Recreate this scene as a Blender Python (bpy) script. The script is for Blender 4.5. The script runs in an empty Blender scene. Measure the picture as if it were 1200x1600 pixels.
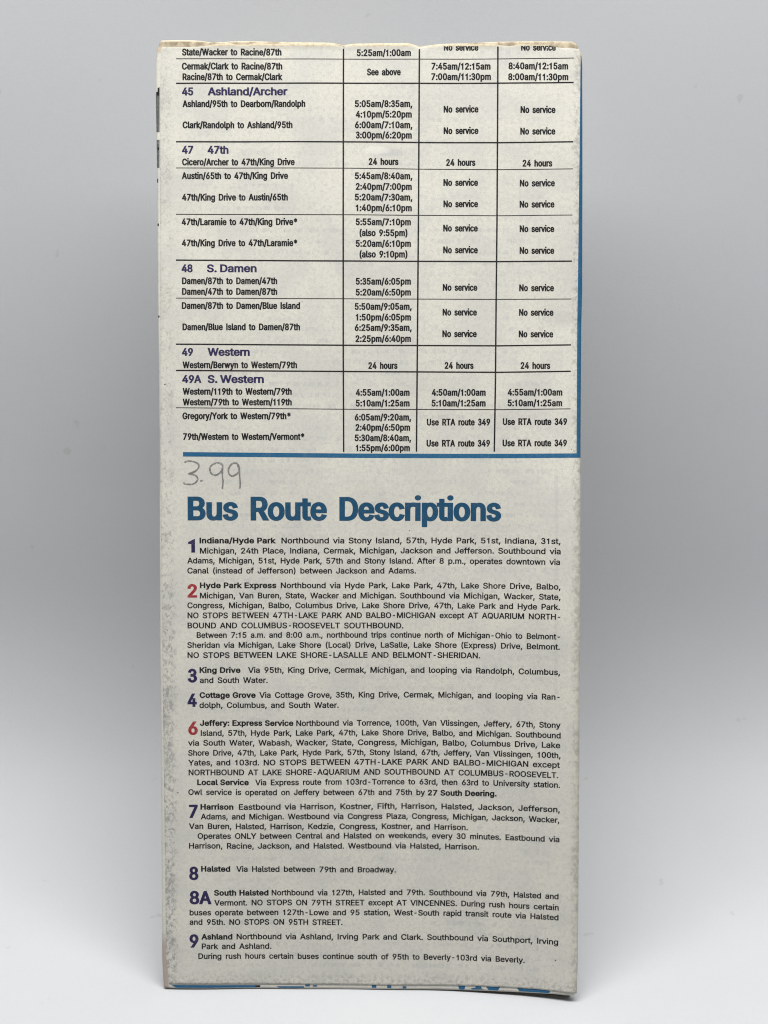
import bpy, bmesh, math, random
import numpy as np
from mathutils import Vector, noise
from mathutils.geometry import tessellate_polygon, delaunay_2d_cdt

# ------------------------------------------------------------------ camera, light, exposure
scn = bpy.context.scene
COL = scn.collection
MM = 0.001
LEAN = math.radians(20.0)
FLOOR_Z = -0.35 * MM

cd = bpy.data.cameras.new('camera')
cam = bpy.data.objects.new('camera', cd); COL.objects.link(cam)
cam.location = (0.0035, -0.310410, 0.255416)
cam.rotation_euler = (math.radians(90 - 22.6), 0, 0)
cd.sensor_fit = 'VERTICAL'
cd.angle = 2 * math.atan(800 / 2460)
cd.clip_start = 0.01; cd.clip_end = 50
scn.camera = cam

world = bpy.data.worlds.new('World'); scn.world = world
world.use_nodes = True
bg = world.node_tree.nodes['Background']
bg.inputs['Color'].default_value = (0.93, 0.96, 1.0, 1)
bg.inputs['Strength'].default_value = 0.012

def area(name, loc, target, sx, sy, power, col=(1, 1, 1)):
    l = bpy.data.lights.new(name, 'AREA'); l.shape = 'RECTANGLE'; l.size = sx; l.size_y = sy
    l.energy = power; l.color = col
    o = bpy.data.objects.new(name, l); COL.objects.link(o)
    o.location = loc
    o.rotation_euler = (Vector(target) - Vector(loc)).to_track_quat('-Z', 'Y').to_euler()
    return o
area('softbox_lamp', (0.0, -0.07, 0.60), (0.0, -0.12, 0.0), 0.80, 0.18, 5.35, (1.0, 0.992, 0.975))

scn.cycles.pixel_filter_type = 'BLACKMAN_HARRIS'; scn.cycles.filter_width = 1.1
scn.view_settings.view_transform = 'Standard'
scn.view_settings.look = 'None'
scn.view_settings.exposure = 0.0
scn.view_settings.gamma = 1.0
scn.view_settings.use_curve_mapping = False

# ------------------------------------------------------------------ materials
class Nodes:
    def __init__(s, name):
        s.m = bpy.data.materials.new(name); s.m.use_nodes = True
        s.t = s.m.node_tree; s.b = s.t.nodes['Principled BSDF']
        s.b.inputs['Specular IOR Level'].default_value = 0.25
    def n(s, typ, **kw):
        x = s.t.nodes.new(typ)
        for k, v in kw.items(): setattr(x, k, v)
        return x
    def link(s, a, b): s.t.links.new(a, b)
    def put(s, sock, v):
        if hasattr(v, 'is_linked'): s.link(v, sock)
        else: sock.default_value = v
    def math(s, op, a, b=0.0, c=0.0, clamp=False):
        x = s.n('ShaderNodeMath', operation=op, use_clamp=clamp)
        s.put(x.inputs[0], a); s.put(x.inputs[1], b); s.put(x.inputs[2], c)
        return x.outputs[0]
    def step(s, a, lo, hi):
        x = s.n('ShaderNodeMapRange', interpolation_type='SMOOTHSTEP')
        s.put(x.inputs['Value'], a)
        x.inputs['From Min'].default_value = lo; x.inputs['From Max'].default_value = hi
        return x.outputs['Result']
    def noise(s, vec, scale, detail=3.0, rough=0.55, dist=0.0):
        x = s.n('ShaderNodeTexNoise'); s.link(vec, x.inputs['Vector'])
        x.inputs['Scale'].default_value = scale; x.inputs['Detail'].default_value = detail
        x.inputs['Roughness'].default_value = rough; x.inputs['Distortion'].default_value = dist
        return x.outputs['Fac']
    def mapping(s, vec, scale=(1, 1, 1), loc=(0, 0, 0)):
        x = s.n('ShaderNodeMapping'); s.link(vec, x.inputs['Vector'])
        x.inputs['Scale'].default_value = scale; x.inputs['Location'].default_value = loc
        return x.outputs['Vector']
    def mix(s, fac, a, b):
        x = s.n('ShaderNodeMix', data_type='RGBA')
        s.put(x.inputs[0], fac)
        s.put(x.inputs[6], a if hasattr(a, 'is_linked') else (*a, 1))
        s.put(x.inputs[7], b if hasattr(b, 'is_linked') else (*b, 1))
        return x.outputs[2]
    def bump(s, h, strength, dist):
        x = s.n('ShaderNodeBump'); s.link(h, x.inputs['Height'])
        x.inputs['Strength'].default_value = strength; x.inputs['Distance'].default_value = dist
        s.link(x.outputs['Normal'], s.b.inputs['Normal'])

PAPER = (0.66, 0.64, 0.56)

def paper_material(name, front):
    k = Nodes(name)
    uv = k.n('ShaderNodeUVMap', uv_map='sheet').outputs['UV']     # 1 unit = 100 mm
    sep = k.n('ShaderNodeSeparateXYZ'); k.link(uv, sep.inputs[0])
    u, v = sep.outputs[0], sep.outputs[1]
    big = k.noise(uv, 9, 4, 0.6)
    fine = k.noise(uv, 110, 3, 0.65)
    fib = k.noise(k.mapping(uv, (1, 2.2, 1)), 320, 2, 0.6)
    col = k.mix(k.step(big, 0.35, 0.68), (0.705, 0.683, 0.605), (0.620, 0.612, 0.560))
    col = k.mix(k.math('MULTIPLY', k.step(fine, 0.42, 0.70), 0.55), col, (0.52, 0.515, 0.475))
    col = k.mix(k.math('MULTIPLY', k.step(fib, 0.46, 0.68), 0.55), col, (0.46, 0.45, 0.41))
    if front:
        # faint print showing through from the back of the sheet
        lines = k.math('SINE', k.math('MULTIPLY', v, 2 * math.pi / 0.0262))
        lines = k.step(lines, -0.1, 0.7)
        words = k.step(k.noise(k.mapping(uv, (1, 0.35, 1)), 75, 2, 0.7), 0.47, 0.60)
        area_ = k.step(k.noise(k.mapping(uv, (1.0, 2.2, 1), (3.1, 1.7, 0)), 3.4, 2, 0.5), 0.40, 0.58)
        ghost = k.math('MULTIPLY', k.math('MULTIPLY', lines, words), area_)
        band = k.math('MULTIPLY', k.math('MULTIPLY', k.step(u, 0.06, 0.16), k.step(v, 1.05, 1.08)), k.step(v, 1.28, 1.26))
        area_ = k.math('MAXIMUM', area_, band)
        inside = k.math('MULTIPLY', k.step(u, -0.42, -0.36), k.step(u, 0.445, 0.42))
        ghost = k.math('MULTIPLY', ghost, inside)
        col = k.mix(k.math('MULTIPLY', ghost, 0.30), col, (0.40, 0.41, 0.42))
        # ghost frame line near the right edge
        fr = k.math('MULTIPLY', k.step(k.math('ABSOLUTE', k.math('SUBTRACT', u, 0.447)), 0.006, 0.002), k.step(v, 1.27, 1.25))
        fr = k.math('MULTIPLY', fr, k.step(v, 0.70, 0.72))
        col = k.mix(k.math('MULTIPLY', fr, 0.2), col, (0.40, 0.41, 0.42))
        # handling dirt: speckled scuffs down both edges and along the foot
        sp1 = k.noise(k.mapping(uv, (1, 0.7, 1)), 115, 6, 0.76, 0.5)
        sp2 = k.noise(k.mapping(uv, (1, 1, 1), (7.3, 2.2, 0)), 150, 4, 0.7, 0.3)
        patch = k.noise(k.mapping(uv, (1, 0.6, 1), (1.9, 4.4, 0)), 14, 3, 0.6)
        lown = k.step(v, 1.9, 0.2)
        left = k.math('MULTIPLY', k.step(u, -0.448, -0.480), k.math('ADD', 0.66, k.math('MULTIPLY', lown, 0.34)))
        lcore = k.step(u, -0.458, -0.480)
        thr = k.math('SUBTRACT', 0.70, k.math('MULTIPLY', left, 0.235))
        thr = k.math('SUBTRACT', thr, k.math('MULTIPLY', k.math('SUBTRACT', patch, 0.5), 0.25))
        dirt = k.math('MULTIPLY', k.math('SUBTRACT', sp1, thr), 9.0, clamp=True)
        dirt = k.math('MULTIPLY', k.math('MULTIPLY', dirt, left), 1.0)
        col = k.mix(k.math('MULTIPLY', dirt, 0.62, clamp=True), col, (0.15, 0.15, 0.15))
        # soft grime band on the left
        grime = k.math('MULTIPLY', k.math('MULTIPLY', lcore, k.step(patch, 0.40, 0.65)), k.math('MULTIPLY', k.step(sp2, 0.35, 0.65), 0.42))
        col = k.mix(grime, col, (0.36, 0.35, 0.33))
        right = k.step(u, 0.465, 0.497)
        rthr = k.math('SUBTRACT', 0.66, k.math('MULTIPLY', right, 0.22))
        rthr = k.math('SUBTRACT', rthr, k.math('MULTIPLY', k.math('SUBTRACT', patch, 0.5), 0.3))
        rd = k.math('MULTIPLY', k.math('SUBTRACT', k.noise(k.mapping(uv, (1, 0.8, 1), (4, 9, 0)), 85, 5, 0.7, 0.5), rthr), 6.0, clamp=True)
        rd = k.math('MULTIPLY', rd, right)
        col = k.mix(k.math('MULTIPLY', rd, 0.6), col, (0.27, 0.26, 0.23))
        col = k.mix(k.math('MULTIPLY', k.step(u, 0.478, 0.502), k.math('MULTIPLY', k.step(v, 1.5, 0.9), 0.32)), col, (0.47, 0.44, 0.36))
        foot = k.step(v, 0.050, 0.012)
        fd = k.math('MULTIPLY', k.math('MULTIPLY', k.math('SUBTRACT', k.noise(k.mapping(uv, (1, 1, 1), (2, 5, 0)), 120, 4, 0.7), 0.47), 7.0, clamp=True), foot)
        col = k.mix(k.math('MULTIPLY', fd, 0.5), col, (0.24, 0.235, 0.21))
        # sparse pepper over the whole sheet
        pep = k.step(k.noise(k.mapping(uv, (1, 1, 1), (5, 1, 3)), 210, 2, 0.5), 0.735, 0.79)
        col = k.mix(k.math('MULTIPLY', pep, 0.45), col, (0.20, 0.20, 0.20))
        # smudge with a rubbed light patch beside it
        def blob(cu, cv, ru, rv):
            a = k.math('DIVIDE', k.math('SUBTRACT', u, cu), ru); b = k.math('DIVIDE', k.math('SUBTRACT', v, cv), rv)
            d = k.math('SQRT', k.math('ADD', k.math('MULTIPLY', a, a), k.math('MULTIPLY', b, b)))
            d = k.math('ADD', d, k.math('MULTIPLY', k.math('SUBTRACT', patch, 0.5), 1.3))
            d = k.math('ADD', d, k.math('MULTIPLY', k.math('SUBTRACT', sp2, 0.5), 0.8))
            return k.step(d, 1.0, 0.45)
        col = k.mix(k.math('MULTIPLY', blob(0.048, 2.024, 0.055, 0.016), 0.40), col, (0.42, 0.43, 0.44))
        col = k.mix(k.math('MULTIPLY', blob(0.020, 2.030, 0.045, 0.014), 0.55), col, (0.78, 0.76, 0.69))
        # fold at the head worn down to raw cream stock
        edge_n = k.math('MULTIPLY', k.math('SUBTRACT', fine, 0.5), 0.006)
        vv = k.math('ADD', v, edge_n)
        crease_shade = k.math('MULTIPLY', k.step(vv, 2.262, 2.2735), k.step(vv, 2.2790, 2.2750))  # thin line of shade at the head fold, painted into the paper colour
        worn = k.step(vv, 2.2735, 2.2765)
        corner = k.math('MULTIPLY', k.step(u, 0.495, 0.505), k.step(v, 2.225, 2.25))
        worn = k.math('MAXIMUM', worn, corner)
        cream = k.mix(k.step(fine, 0.4, 0.7), (0.62, 0.545, 0.40), (0.45, 0.37, 0.25))
        col = k.mix(worn, col, cream)
        col = k.mix(k.math('MULTIPLY', crease_shade, 0.38), col, (0.36, 0.33, 0.27))
    else:
        head = k.step(v, 2.255, 2.268)
        br = k.mix(k.step(k.noise(uv, 40, 4, 0.65), 0.35, 0.62), (0.30, 0.24, 0.17), (0.58, 0.50, 0.36))
        lip = k.step(v, 2.284, 2.289)
        br = k.mix(lip, br, (0.64, 0.57, 0.42))
        col = k.mix(head, col, br)
        low = k.math('MULTIPLY', k.step(v, 0.15, 0.10), k.step(u, -0.488, -0.494))  # shadow gap beside the front sheet's lower left edge, painted in as brown
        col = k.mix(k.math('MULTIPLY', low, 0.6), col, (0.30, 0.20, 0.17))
    k.link(col, k.b.inputs['Base Color'])
    k.b.inputs['Roughness'].default_value = 0.72
    h = k.math('ADD', k.math('MULTIPLY', fine, 0.7), k.math('MULTIPLY', fib, 0.5))
    k.bump(h, 0.35, 0.00009)
    return k.m

def ink_material(name, col, wear=0.10, rough=0.65, alpha=None):
    k = Nodes(name)
    uv = k.n('ShaderNodeUVMap', uv_map='sheet').outputs['UV']
    a = k.noise(uv, 240, 3, 0.7)
    b = k.noise(uv, 30, 3, 0.6)
    f = k.math('MULTIPLY', k.step(k.math('ADD', a, k.math('MULTIPLY', k.math('SUBTRACT', b, 0.5), 0.5)), 0.45, 0.80), wear)
    k.link(k.mix(f, col, PAPER), k.b.inputs['Base Color'])
    k.b.inputs['Roughness'].default_value = rough
    if alpha:
        k.link(k.step(k.noise(uv, 260, 3, 0.7), alpha[0], alpha[1]), k.b.inputs['Alpha'])
    return k.m

M = dict(
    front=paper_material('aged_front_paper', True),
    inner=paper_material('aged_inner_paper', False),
    black=ink_material('black_ink', (0.006, 0.006, 0.008), 0.08, 0.75),
    purple=ink_material('purple_ink', (0.022, 0.016, 0.075), 0.10),
    red=ink_material('red_ink', (0.33, 0.022, 0.030), 0.22),
    title=ink_material('dark_blue_ink', (0.009, 0.070, 0.145), 0.06),
    blue=ink_material('blue_ink', (0.016, 0.112, 0.235), 0.10),
    grey=ink_material('grey_ink', (0.10, 0.105, 0.10), 0.3),
    pencil=ink_material('pencil_graphite', (0.20, 0.20, 0.195), 0.5, 0.45, (0.25, 0.62)),
)

k = Nodes('white_sweep_plastic')
oc = k.n('ShaderNodeTexCoord').outputs['Object']
n1 = k.noise(oc, 2200, 2, 0.6); n2 = k.noise(oc, 14, 3, 0.5); n3 = k.noise(oc, 150, 2, 0.5)
c = k.mix(k.step(n2, 0.3, 0.7), (0.598, 0.612, 0.636), (0.622, 0.633, 0.650))
c = k.mix(k.math('MULTIPLY', k.step(n1, 0.35, 0.7), 0.14), c, (0.52, 0.52, 0.53))
c = k.mix(k.math('MULTIPLY', k.step(n3, 0.73, 0.77), 0.30), c, (0.42, 0.41, 0.40))
k.link(c, k.b.inputs['Base Color'])
k.b.inputs['Roughness'].default_value = 0.55
k.bump(n1, 0.25, 0.00008)
M['sweep'] = k.m

# ------------------------------------------------------------------ data: letter outlines, print layout and outlines in sheet millimetres
SWEEP_Y, SWEEP_LEN = 0.025, 0.122
GLYPH_DATA = r'''
A|943|32,0 396,1000 543,1000 910,0 777,0 564,595,551,631,536,677 519,732,502,786,481,856 456,940 482,940,457,855,436,784 418,729,401,674,386,629 374,595 167,0;216,279 216,391 727,391 727,279
B|897|118,0 118,1000 474,1000,543,1000,601,988 646,964,692,941,726,909 749,869,771,829,783,784 783,735,783,692,775,657 760,629,745,601,725,579 700,562,676,545,648,533 619,524 619,515,651,513,683,502 714,483,745,463,771,435 791,399,811,364,821,320 821,268,821,217,810,172 787,131,763,91,727,59 677,35,628,12,563,0 485,0;245,112 481,112,559,112,615,127 648,157,682,186,699,224 699,268,699,302,690,333 673,361,656,389,632,412 601,429,569,445,532,454 488,454 245,454;245,561 468,561,504,561,537,568 566,582,596,596,618,616 635,642,652,667,660,697 660,732,660,776,645,813 614,843,584,873,536,888 472,888 245,888
C|1003|526,-13,439,-13,362,7 295,49,228,91,175,150 137,227,98,303,79,394 79,499,79,605,98,696 137,773,175,850,228,909 295,951,362,993,439,1013 526,1013,576,1013,624,1006 669,991,714,977,754,955 790,926,826,898,856,863 880,822,904,782,921,736 930,685 803,685,795,719,783,749 765,776,748,802,727,824 702,842,678,860,650,874 620,883,590,891,558,896 526,896,464,896,409,881 361,850,312,819,274,774 246,715,217,656,203,584 203,499,203,415,218,343 246,284,274,225,313,181 361,150,410,119,465,104 526,104,558,104,590,109 620,118,650,127,678,140 702,158,727,176,748,198 765,225,783,251,795,281 803,315 930,315,921,264,905,219 881,178,857,138,827,103 791,74,755,46,714,24 669,9,624,-6,577,-13
D|987|430,0 189,0 189,112 422,112,504,112,571,128 625,159,679,190,719,235 745,293,771,351,785,421 785,502,785,582,771,651 745,709,719,766,680,811 628,842,576,872,512,888 434,888 183,888 183,1000 443,1000,540,1000,624,980 693,940,762,900,815,843 852,769,889,694,907,605 907,502,907,398,889,308 852,233,815,158,760,101 689,60,618,20,532,0;245,1000 245,0 118,0 118,1000
E|823|118,0 118,1000 732,1000 732,888 245,888 245,562 699,562 699,450 245,450 245,112 738,112 738,0
F|806|118,0 118,1000 726,1000 726,888 245,888 245,547 681,547 681,435 245,435 245,0
G|1023|528,-13,439,-13,361,7 294,49,226,91,174,150 136,227,98,304,79,395 79,499,79,605,98,696 136,773,174,850,226,909 293,951,359,993,435,1013 521,1013,574,1013,623,1006 669,990,715,974,756,952 793,922,829,893,859,859 883,818,907,778,923,734 932,685 802,685,792,718,778,747 761,773,744,799,724,821 700,839,676,858,650,872 620,882,590,891,557,896 521,896,462,896,408,881 360,850,312,819,274,774 246,715,217,656,203,584 203,499,203,415,218,343 246,285,274,226,313,181 362,150,411,119,466,104 528,104,585,104,634,116 678,140,721,164,754,198 779,242,803,287,815,338 815,398 854,391 556,391 556,503 940,503 940,393,940,311,922,239 886,179,851,118,802,70 740,37,679,3,608,-13
H|1016|118,0 118,1000 245,1000 245,568 771,568 771,1000 898,1000 898,0 771,0 771,456 245,456 245,0
I|366|120,0 120,1000 246,1000 246,0
J|779|364,-13,276,-13,204,13 148,64,93,116,65,190 65,286 65,340 192,340 192,286,192,225,208,178 239,146,270,114,312,98 364,98,415,98,456,114 487,146,519,178,534,225 534,286 534,1000 661,1000 661,286,661,190,633,116 578,64,523,13,451,-13
K|917|205,286 205,425,228,455,251,485 273,513,296,541,319,569 343,596,367,623,391,650 416,677 715,1000 881,1000 454,542 448,543;118,0 118,1000 245,1000 245,657 244,442 245,380 245,0;732,0 369,509 448,608 882,0
L|772|118,0 118,1000 245,1000 245,112 710,112 710,0
M|1235|118,0 118,1000 298,1000 545,368,551,353,557,335 565,312 588,241,597,215,604,190 612,165,620,139,626,117 632,96 604,96 625,162 649,238,657,264,665,288 672,311,680,334,687,353 693,368 936,1000 1116,1000 1116,0 991,0 991,572 992,643,992,669,992,696 993,725 995,812 997,899 1008,899,999,868,989,836 978,805 947,713,937,684,928,657 919,633,910,608,902,588 896,572 672,0 562,0 335,572,329,587,321,607 313,631 285,710,275,739,264,769 254,801,243,834,232,866 220,899 234,899 236,818 238,731 239,646,239,618,240,594 240,572 240,0
N|1029|118,0 118,1000 268,1000 674,359,685,343,698,322 713,296,728,271,744,242 762,210,779,178,796,144 813,108 796,105,792,142,789,178 788,213,786,248,785,280 785,309 784,383 784,1000 911,1000 911,0 760,0 397,570,382,596,365,622 349,650,332,678,313,711 291,749 211,889 234,892 240,754,242,712,243,676 244,645,245,614,246,589 246,572 246,0
O|1048|525,-13,439,-13,363,7 296,49,229,91,176,150 137,227,99,303,79,394 79,499,79,605,99,696 137,773,176,850,229,909 296,951,363,993,439,1013 525,1013,611,1013,687,993 754,951,821,909,873,850 912,773,950,696,969,605 969,499,969,394,950,303 912,227,873,150,821,91 754,49,687,7,611,-13;525,104,584,104,638,119 687,149,735,180,774,224 803,283,831,342,846,414 846,499,846,585,831,658 803,717,774,776,735,820 687,851,638,881,584,896 525,896,465,896,411,881 362,850,314,820,275,775 246,716,218,657,203,585 203,499,203,414,218,342 246,284,275,225,314,180 362,150,411,119,465,104
P|874|118,0 118,1000 462,1000,539,1000,603,986 653,958,704,930,741,892 766,845,791,797,803,743 803,683,803,624,791,570 766,522,741,474,704,436 653,407,603,379,539,365 462,365 215,365 215,477 457,477,509,477,552,485 584,503,616,521,640,546 655,577,670,609,677,644 677,683,677,723,670,758 655,789,640,820,616,844 584,862,551,880,509,889 456,889 245,889 245,0
Q|1048|482,313 615,313 726,166 754,128 921,-94 788,-94 679,52 651,90;525,-13,439,-13,363,7 296,49,229,91,176,150 137,227,99,303,79,394 79,499,79,605,99,696 137,773,176,850,229,909 296,951,363,993,439,1013 525,1013,611,1013,687,993 754,951,821,909,873,850 912,773,950,696,969,605 969,499,969,394,950,303 912,227,873,150,821,91 754,49,687,7,611,-13;525,104,584,104,638,119 687,149,735,180,774,224 803,283,831,342,846,414 846,499,846,585,831,658 803,717,774,776,735,820 687,851,638,881,584,896 525,896,465,896,411,881 362,850,314,820,275,775 246,716,218,657,203,585 203,499,203,414,218,342 246,284,275,225,314,180 362,150,411,119,465,104
R|883|118,0 118,1000 464,1000,541,1000,604,987 655,960,705,934,743,898 767,851,792,805,805,752 805,692,805,632,792,579 767,534,743,488,705,452 654,427,604,401,540,389 464,389 189,389 189,501 459,501,511,501,553,509 585,524,617,540,641,562 656,591,671,619,679,653 679,692,679,732,671,766 656,796,641,825,617,848 585,864,552,880,510,889 458,889 245,889 245,0;694,0 452,450 595,450 841,0
S|878|440,-17,367,-17,304,-6 251,18,197,42,155,75 126,118,96,161,79,211 75,268 205,268,209,230,221,198 243,172,264,147,293,128 327,115,362,103,399,97 440,97,485,97,526,104 562,118,598,133,627,154 648,181,669,207,679,238 679,274,679,306,670,332 653,352,635,372,611,389 582,402,552,415,518,427 481,437 361,470,278,493,214,526 169,568,124,611,102,666 102,732,102,789,117,838 147,880,178,922,219,955 270,979,322,1002,381,1013 446,1013,513,1013,571,1002 621,978,672,955,712,923 741,882,771,841,786,795 788,743 663,743,658,793,635,832 594,860,553,887,503,901 442,901,399,901,362,894 329,880,296,866,271,847 253,822,235,798,226,770 226,738,226,704,237,677 257,656,278,635,303,618 333,606,362,593,391,584 417,577 519,549,549,541,580,531 612,518,645,505,676,488 705,467,734,446,757,420 776,388,794,357,803,318 803,272,803,218,788,169 760,125,731,81,690,46 636,21,581,-5,516,-17
T|882|62,888 62,1000 819,1000 819,888 505,888 505,0 379,0 379,888
U|1017|509,-16,430,-16,361,-1 303,30,244,61,199,103 166,157,134,211,118,272 118,340 118,1000 244,1000 244,350,244,302,255,260 277,222,298,185,328,155 368,134,407,112,454,101 509,101,564,101,611,112 650,134,689,155,719,185 740,222,761,260,772,302 772,350 772,1000 899,1000 899,340,899,272,883,211 850,157,818,103,773,61 714,30,656,-1,587,-16
V|943|401,0 32,1000 166,1000 378,405,390,372,405,327 423,270,441,214,463,144 487,60 461,60,486,145,507,216 525,271,543,327,557,372 569,405 776,1000 910,1000 546,0
W|1349|305,0 32,1000 162,1000 321,385,329,353,337,319 345,286,353,252,360,218 367,184,374,149,381,114 387,78 372,78,379,114,385,149 393,184,400,218,407,252 415,286,423,319,432,353 440,385 602,1000 746,1000 907,385,916,353,925,319 933,286,940,252,948,218 956,184,963,149,970,114 977,78 960,78,966,114,973,149 981,184,988,218,995,252 1003,286 1028,385 1186,1000 1316,1000 1042,0 895,0 723,635,712,677,701,721 691,769,680,818,670,872 660,934 687,934,677,875,668,823 658,776,649,729,638,682 625,635 453,0
X|932|36,0 427,559 427,464 58,1000 205,1000 350,787,370,757,387,732 401,710,415,689,427,667 439,647,451,626,464,602 479,574 456,574,471,601,484,625 495,646,507,667,520,688 534,710,549,731,566,757 587,787 734,1000 877,1000 509,470 509,564 896,0 750,0 574,254,556,281,540,305 528,324,515,344,502,364 491,384,480,404,467,428 453,454 481,454,467,429,455,406 443,386,431,366,419,346 405,326,392,305,376,282 357,254 180,0
Y|928|400,0 400,409 32,1000 179,1000 378,677,400,641,419,607 437,574,454,541,472,501 491,453 440,453,458,502,476,543 494,576,511,609,530,643 551,677 749,1000 895,1000 527,409 527,0
Z|862|82,0 82,91 538,757,558,787,579,816 602,846,624,876,647,906 670,935 684,893,643,891,602,890 561,889,520,888,479,888 438,888 79,888 79,1000 780,1000 780,907 332,253,310,221,287,190 263,158,239,127,215,96 191,65 177,107,218,109,259,110 299,111,339,112,380,112 421,112 785,112 785,0
a|765|314,-17,267,-17,224,-8 186,10,147,27,116,53 94,88,71,122,60,163 60,212,60,255,68,290 85,316,102,343,124,364 152,380,181,395,212,406 246,414,281,422,315,428 350,432,395,438,431,443 459,446,487,449,508,454 521,462,535,469,542,482 542,501 542,505,542,536,536,562 524,583,513,605,495,621 471,633,448,645,419,650 385,650,349,650,319,645 293,634,268,622,247,608 231,591,215,574,204,557 197,538 81,572,98,618,123,654 154,680,186,707,222,726 261,738,301,750,341,756 381,756,408,756,438,752 470,746,502,739,533,727 562,708,591,690,615,664 634,630,652,595,662,550 662,494 662,0 544,0 544,102 536,102,527,85,514,67 495,48,477,30,453,15 423,2,393,-11,357,-17;335,89,380,89,417,98 448,115,479,133,502,155 518,183,534,211,542,240 542,271 542,373,537,367,526,362 510,358,494,353,476,349 455,346,434,342,414,339 394,337 345,330,316,327,289,320 264,312,239,303,219,290 203,274,188,257,181,235 181,206,181,181,187,159 200,142,214,125,232,112 255,103,278,94,305,89
b|834|451,-16,405,-16,368,-8 339,7,310,23,287,41 271,61,254,82,242,100 232,115 220,115 220,0 103,0 103,1000 223,1000 223,628 232,628,242,642,254,660 270,680,286,699,308,717 337,733,366,748,403,756 450,756,513,756,567,740 615,709,663,677,700,633 727,575,754,517,767,449 767,371,767,292,754,224 727,166,701,108,663,63 616,32,568,0,513,-16;433,92,479,92,518,104 549,129,581,153,605,187 621,229,637,271,645,319 645,372,645,425,637,472 621,513,605,555,582,588 550,612,518,636,479,648 433,648,387,648,348,637 317,613,285,590,262,558 246,517,230,476,221,428 221,372,221,317,230,268 246,226,262,184,286,151 318,128,349,104,388,92
c|778|407,-16,340,-16,281,0 230,32,179,64,139,109 110,167,81,225,67,292 67,368,67,446,81,514 110,572,139,630,179,675 230,707,281,740,340,756 407,756,444,756,479,751 511,741,544,732,573,718 600,700,626,682,649,659 668,633,687,606,701,577 711,544 595,515,590,534,582,552 571,568,560,585,546,599 531,611,515,623,496,632 476,639,455,645,432,648 407,648,358,648,317,635 285,610,253,584,229,550 213,508,197,465,189,419 189,368,189,319,197,273 213,231,229,189,253,155 285,130,317,104,358,91 407,91,433,91,456,95 477,101,498,108,516,118 532,130,548,142,562,157 573,174,584,191,593,210 598,230 713,201,704,167,690,137 671,110,652,84,629,61 602,42,575,23,545,9 512,-1,480,-11,445,-16
d|834|384,-16,322,-16,267,0 219,32,171,63,134,108 107,166,81,224,67,292 67,371,67,449,81,517 108,575,135,633,172,677 220,709,267,740,322,756 385,756,431,756,469,748 497,733,526,717,548,699 565,680,581,660,594,642 602,628 611,628 611,1000 731,1000 731,0 615,0 615,115 603,115,594,100,581,82 564,61,547,41,525,23 496,7,467,-8,430,-16;402,92,447,92,486,104 517,128,549,151,572,184 589,226,605,268,613,317 613,372,613,428,605,476 589,517,573,558,549,590 518,613,486,637,448,648 402,648,355,648,316,636 284,612,253,588,229,555 213,513,197,472,189,425 189,372,189,319,197,271 213,229,230,187,253,153 285,129,317,104,356,92
e|794|417,-16,344,-16,282,0 230,32,178,64,138,109 109,167,81,224,67,291 67,367,67,444,81,511 109,569,136,628,176,673 226,706,277,739,336,756 403,756,444,756,484,749 522,735,561,722,596,700 628,670,659,640,684,602 702,554,720,506,730,449 730,381 730,333 147,333 147,434 664,434 609,397,609,447,601,490 585,528,570,566,547,595 516,617,486,638,448,649 403,649,358,649,320,638 288,616,256,594,231,565 214,530,197,494,189,456 189,415 189,349,189,294,198,247 217,209,236,170,263,141 297,121,331,101,371,91 417,91,447,91,474,95 499,104,523,112,544,126 561,143,579,160,592,182 601,207 717,179,706,140,687,106 659,77,631,48,596,25 555,9,514,-8,468,-16
f|499|448,746 448,643 13,643 13,746;158,0 158,848,158,891,168,926 188,955,208,984,234,1005 266,1020,298,1034,332,1042 368,1042,396,1042,419,1040 437,1036,455,1032,469,1028 477,1024 447,921,441,923,433,925 422,928,412,930,399,932 383,932,346,932,320,922 303,904,287,886,279,859 279,823 279,0
g|836|407,-296,352,-296,304,-289 263,-274,222,-260,189,-241 162,-216,135,-192,114,-165 99,-136 199,-80,210,-96,223,-112 239,-130,255,-147,277,-162 303,-173,330,-185,365,-191 407,-191,467,-191,516,-177 555,-148,593,-119,612,-73 612,-11 612,134 602,134,593,119,580,101 563,82,547,62,525,45 496,31,467,17,430,9 383,9,323,9,269,24 221,52,174,81,136,123 108,177,81,232,67,298 67,376,67,453,81,520 108,577,135,633,173,677 221,709,269,740,323,756 385,756,432,756,469,748 498,733,527,718,550,700 566,680,583,660,596,642 605,627 615,627 615,746 732,746 732,-17,732,-82,718,-135 689,-177,660,-218,620,-248 571,-267,522,-286,467,-296;403,116,448,116,487,127 518,148,549,169,573,199 590,238,606,277,614,324 614,379,614,432,606,479 590,519,574,559,550,591 519,614,487,637,449,648 403,648,356,648,317,636 285,612,253,588,230,556 213,516,197,475,189,430 189,379,189,326,197,280 214,241,230,202,254,171 286,149,318,127,357,116
h|806|223,446 223,0 103,0 103,1000 223,1000 223,565 201,565,224,634,257,682 299,712,341,741,391,756 447,756,498,756,542,745 580,724,618,704,648,672 670,631,691,589,702,536 702,472 702,0 582,0 582,462,582,521,567,566 537,598,506,631,465,647 413,647,377,647,345,639 316,624,287,608,265,586 248,556,232,526,223,489
i|328|103,0 103,746 223,746 223,0;164,870,142,870,122,878 106,894,89,909,81,928 81,950,81,972,89,991 106,1006,122,1022,142,1030 164,1030,188,1030,207,1022 224,1006,240,991,248,972 248,950,248,928,240,909 224,894,207,878,188,870
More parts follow.
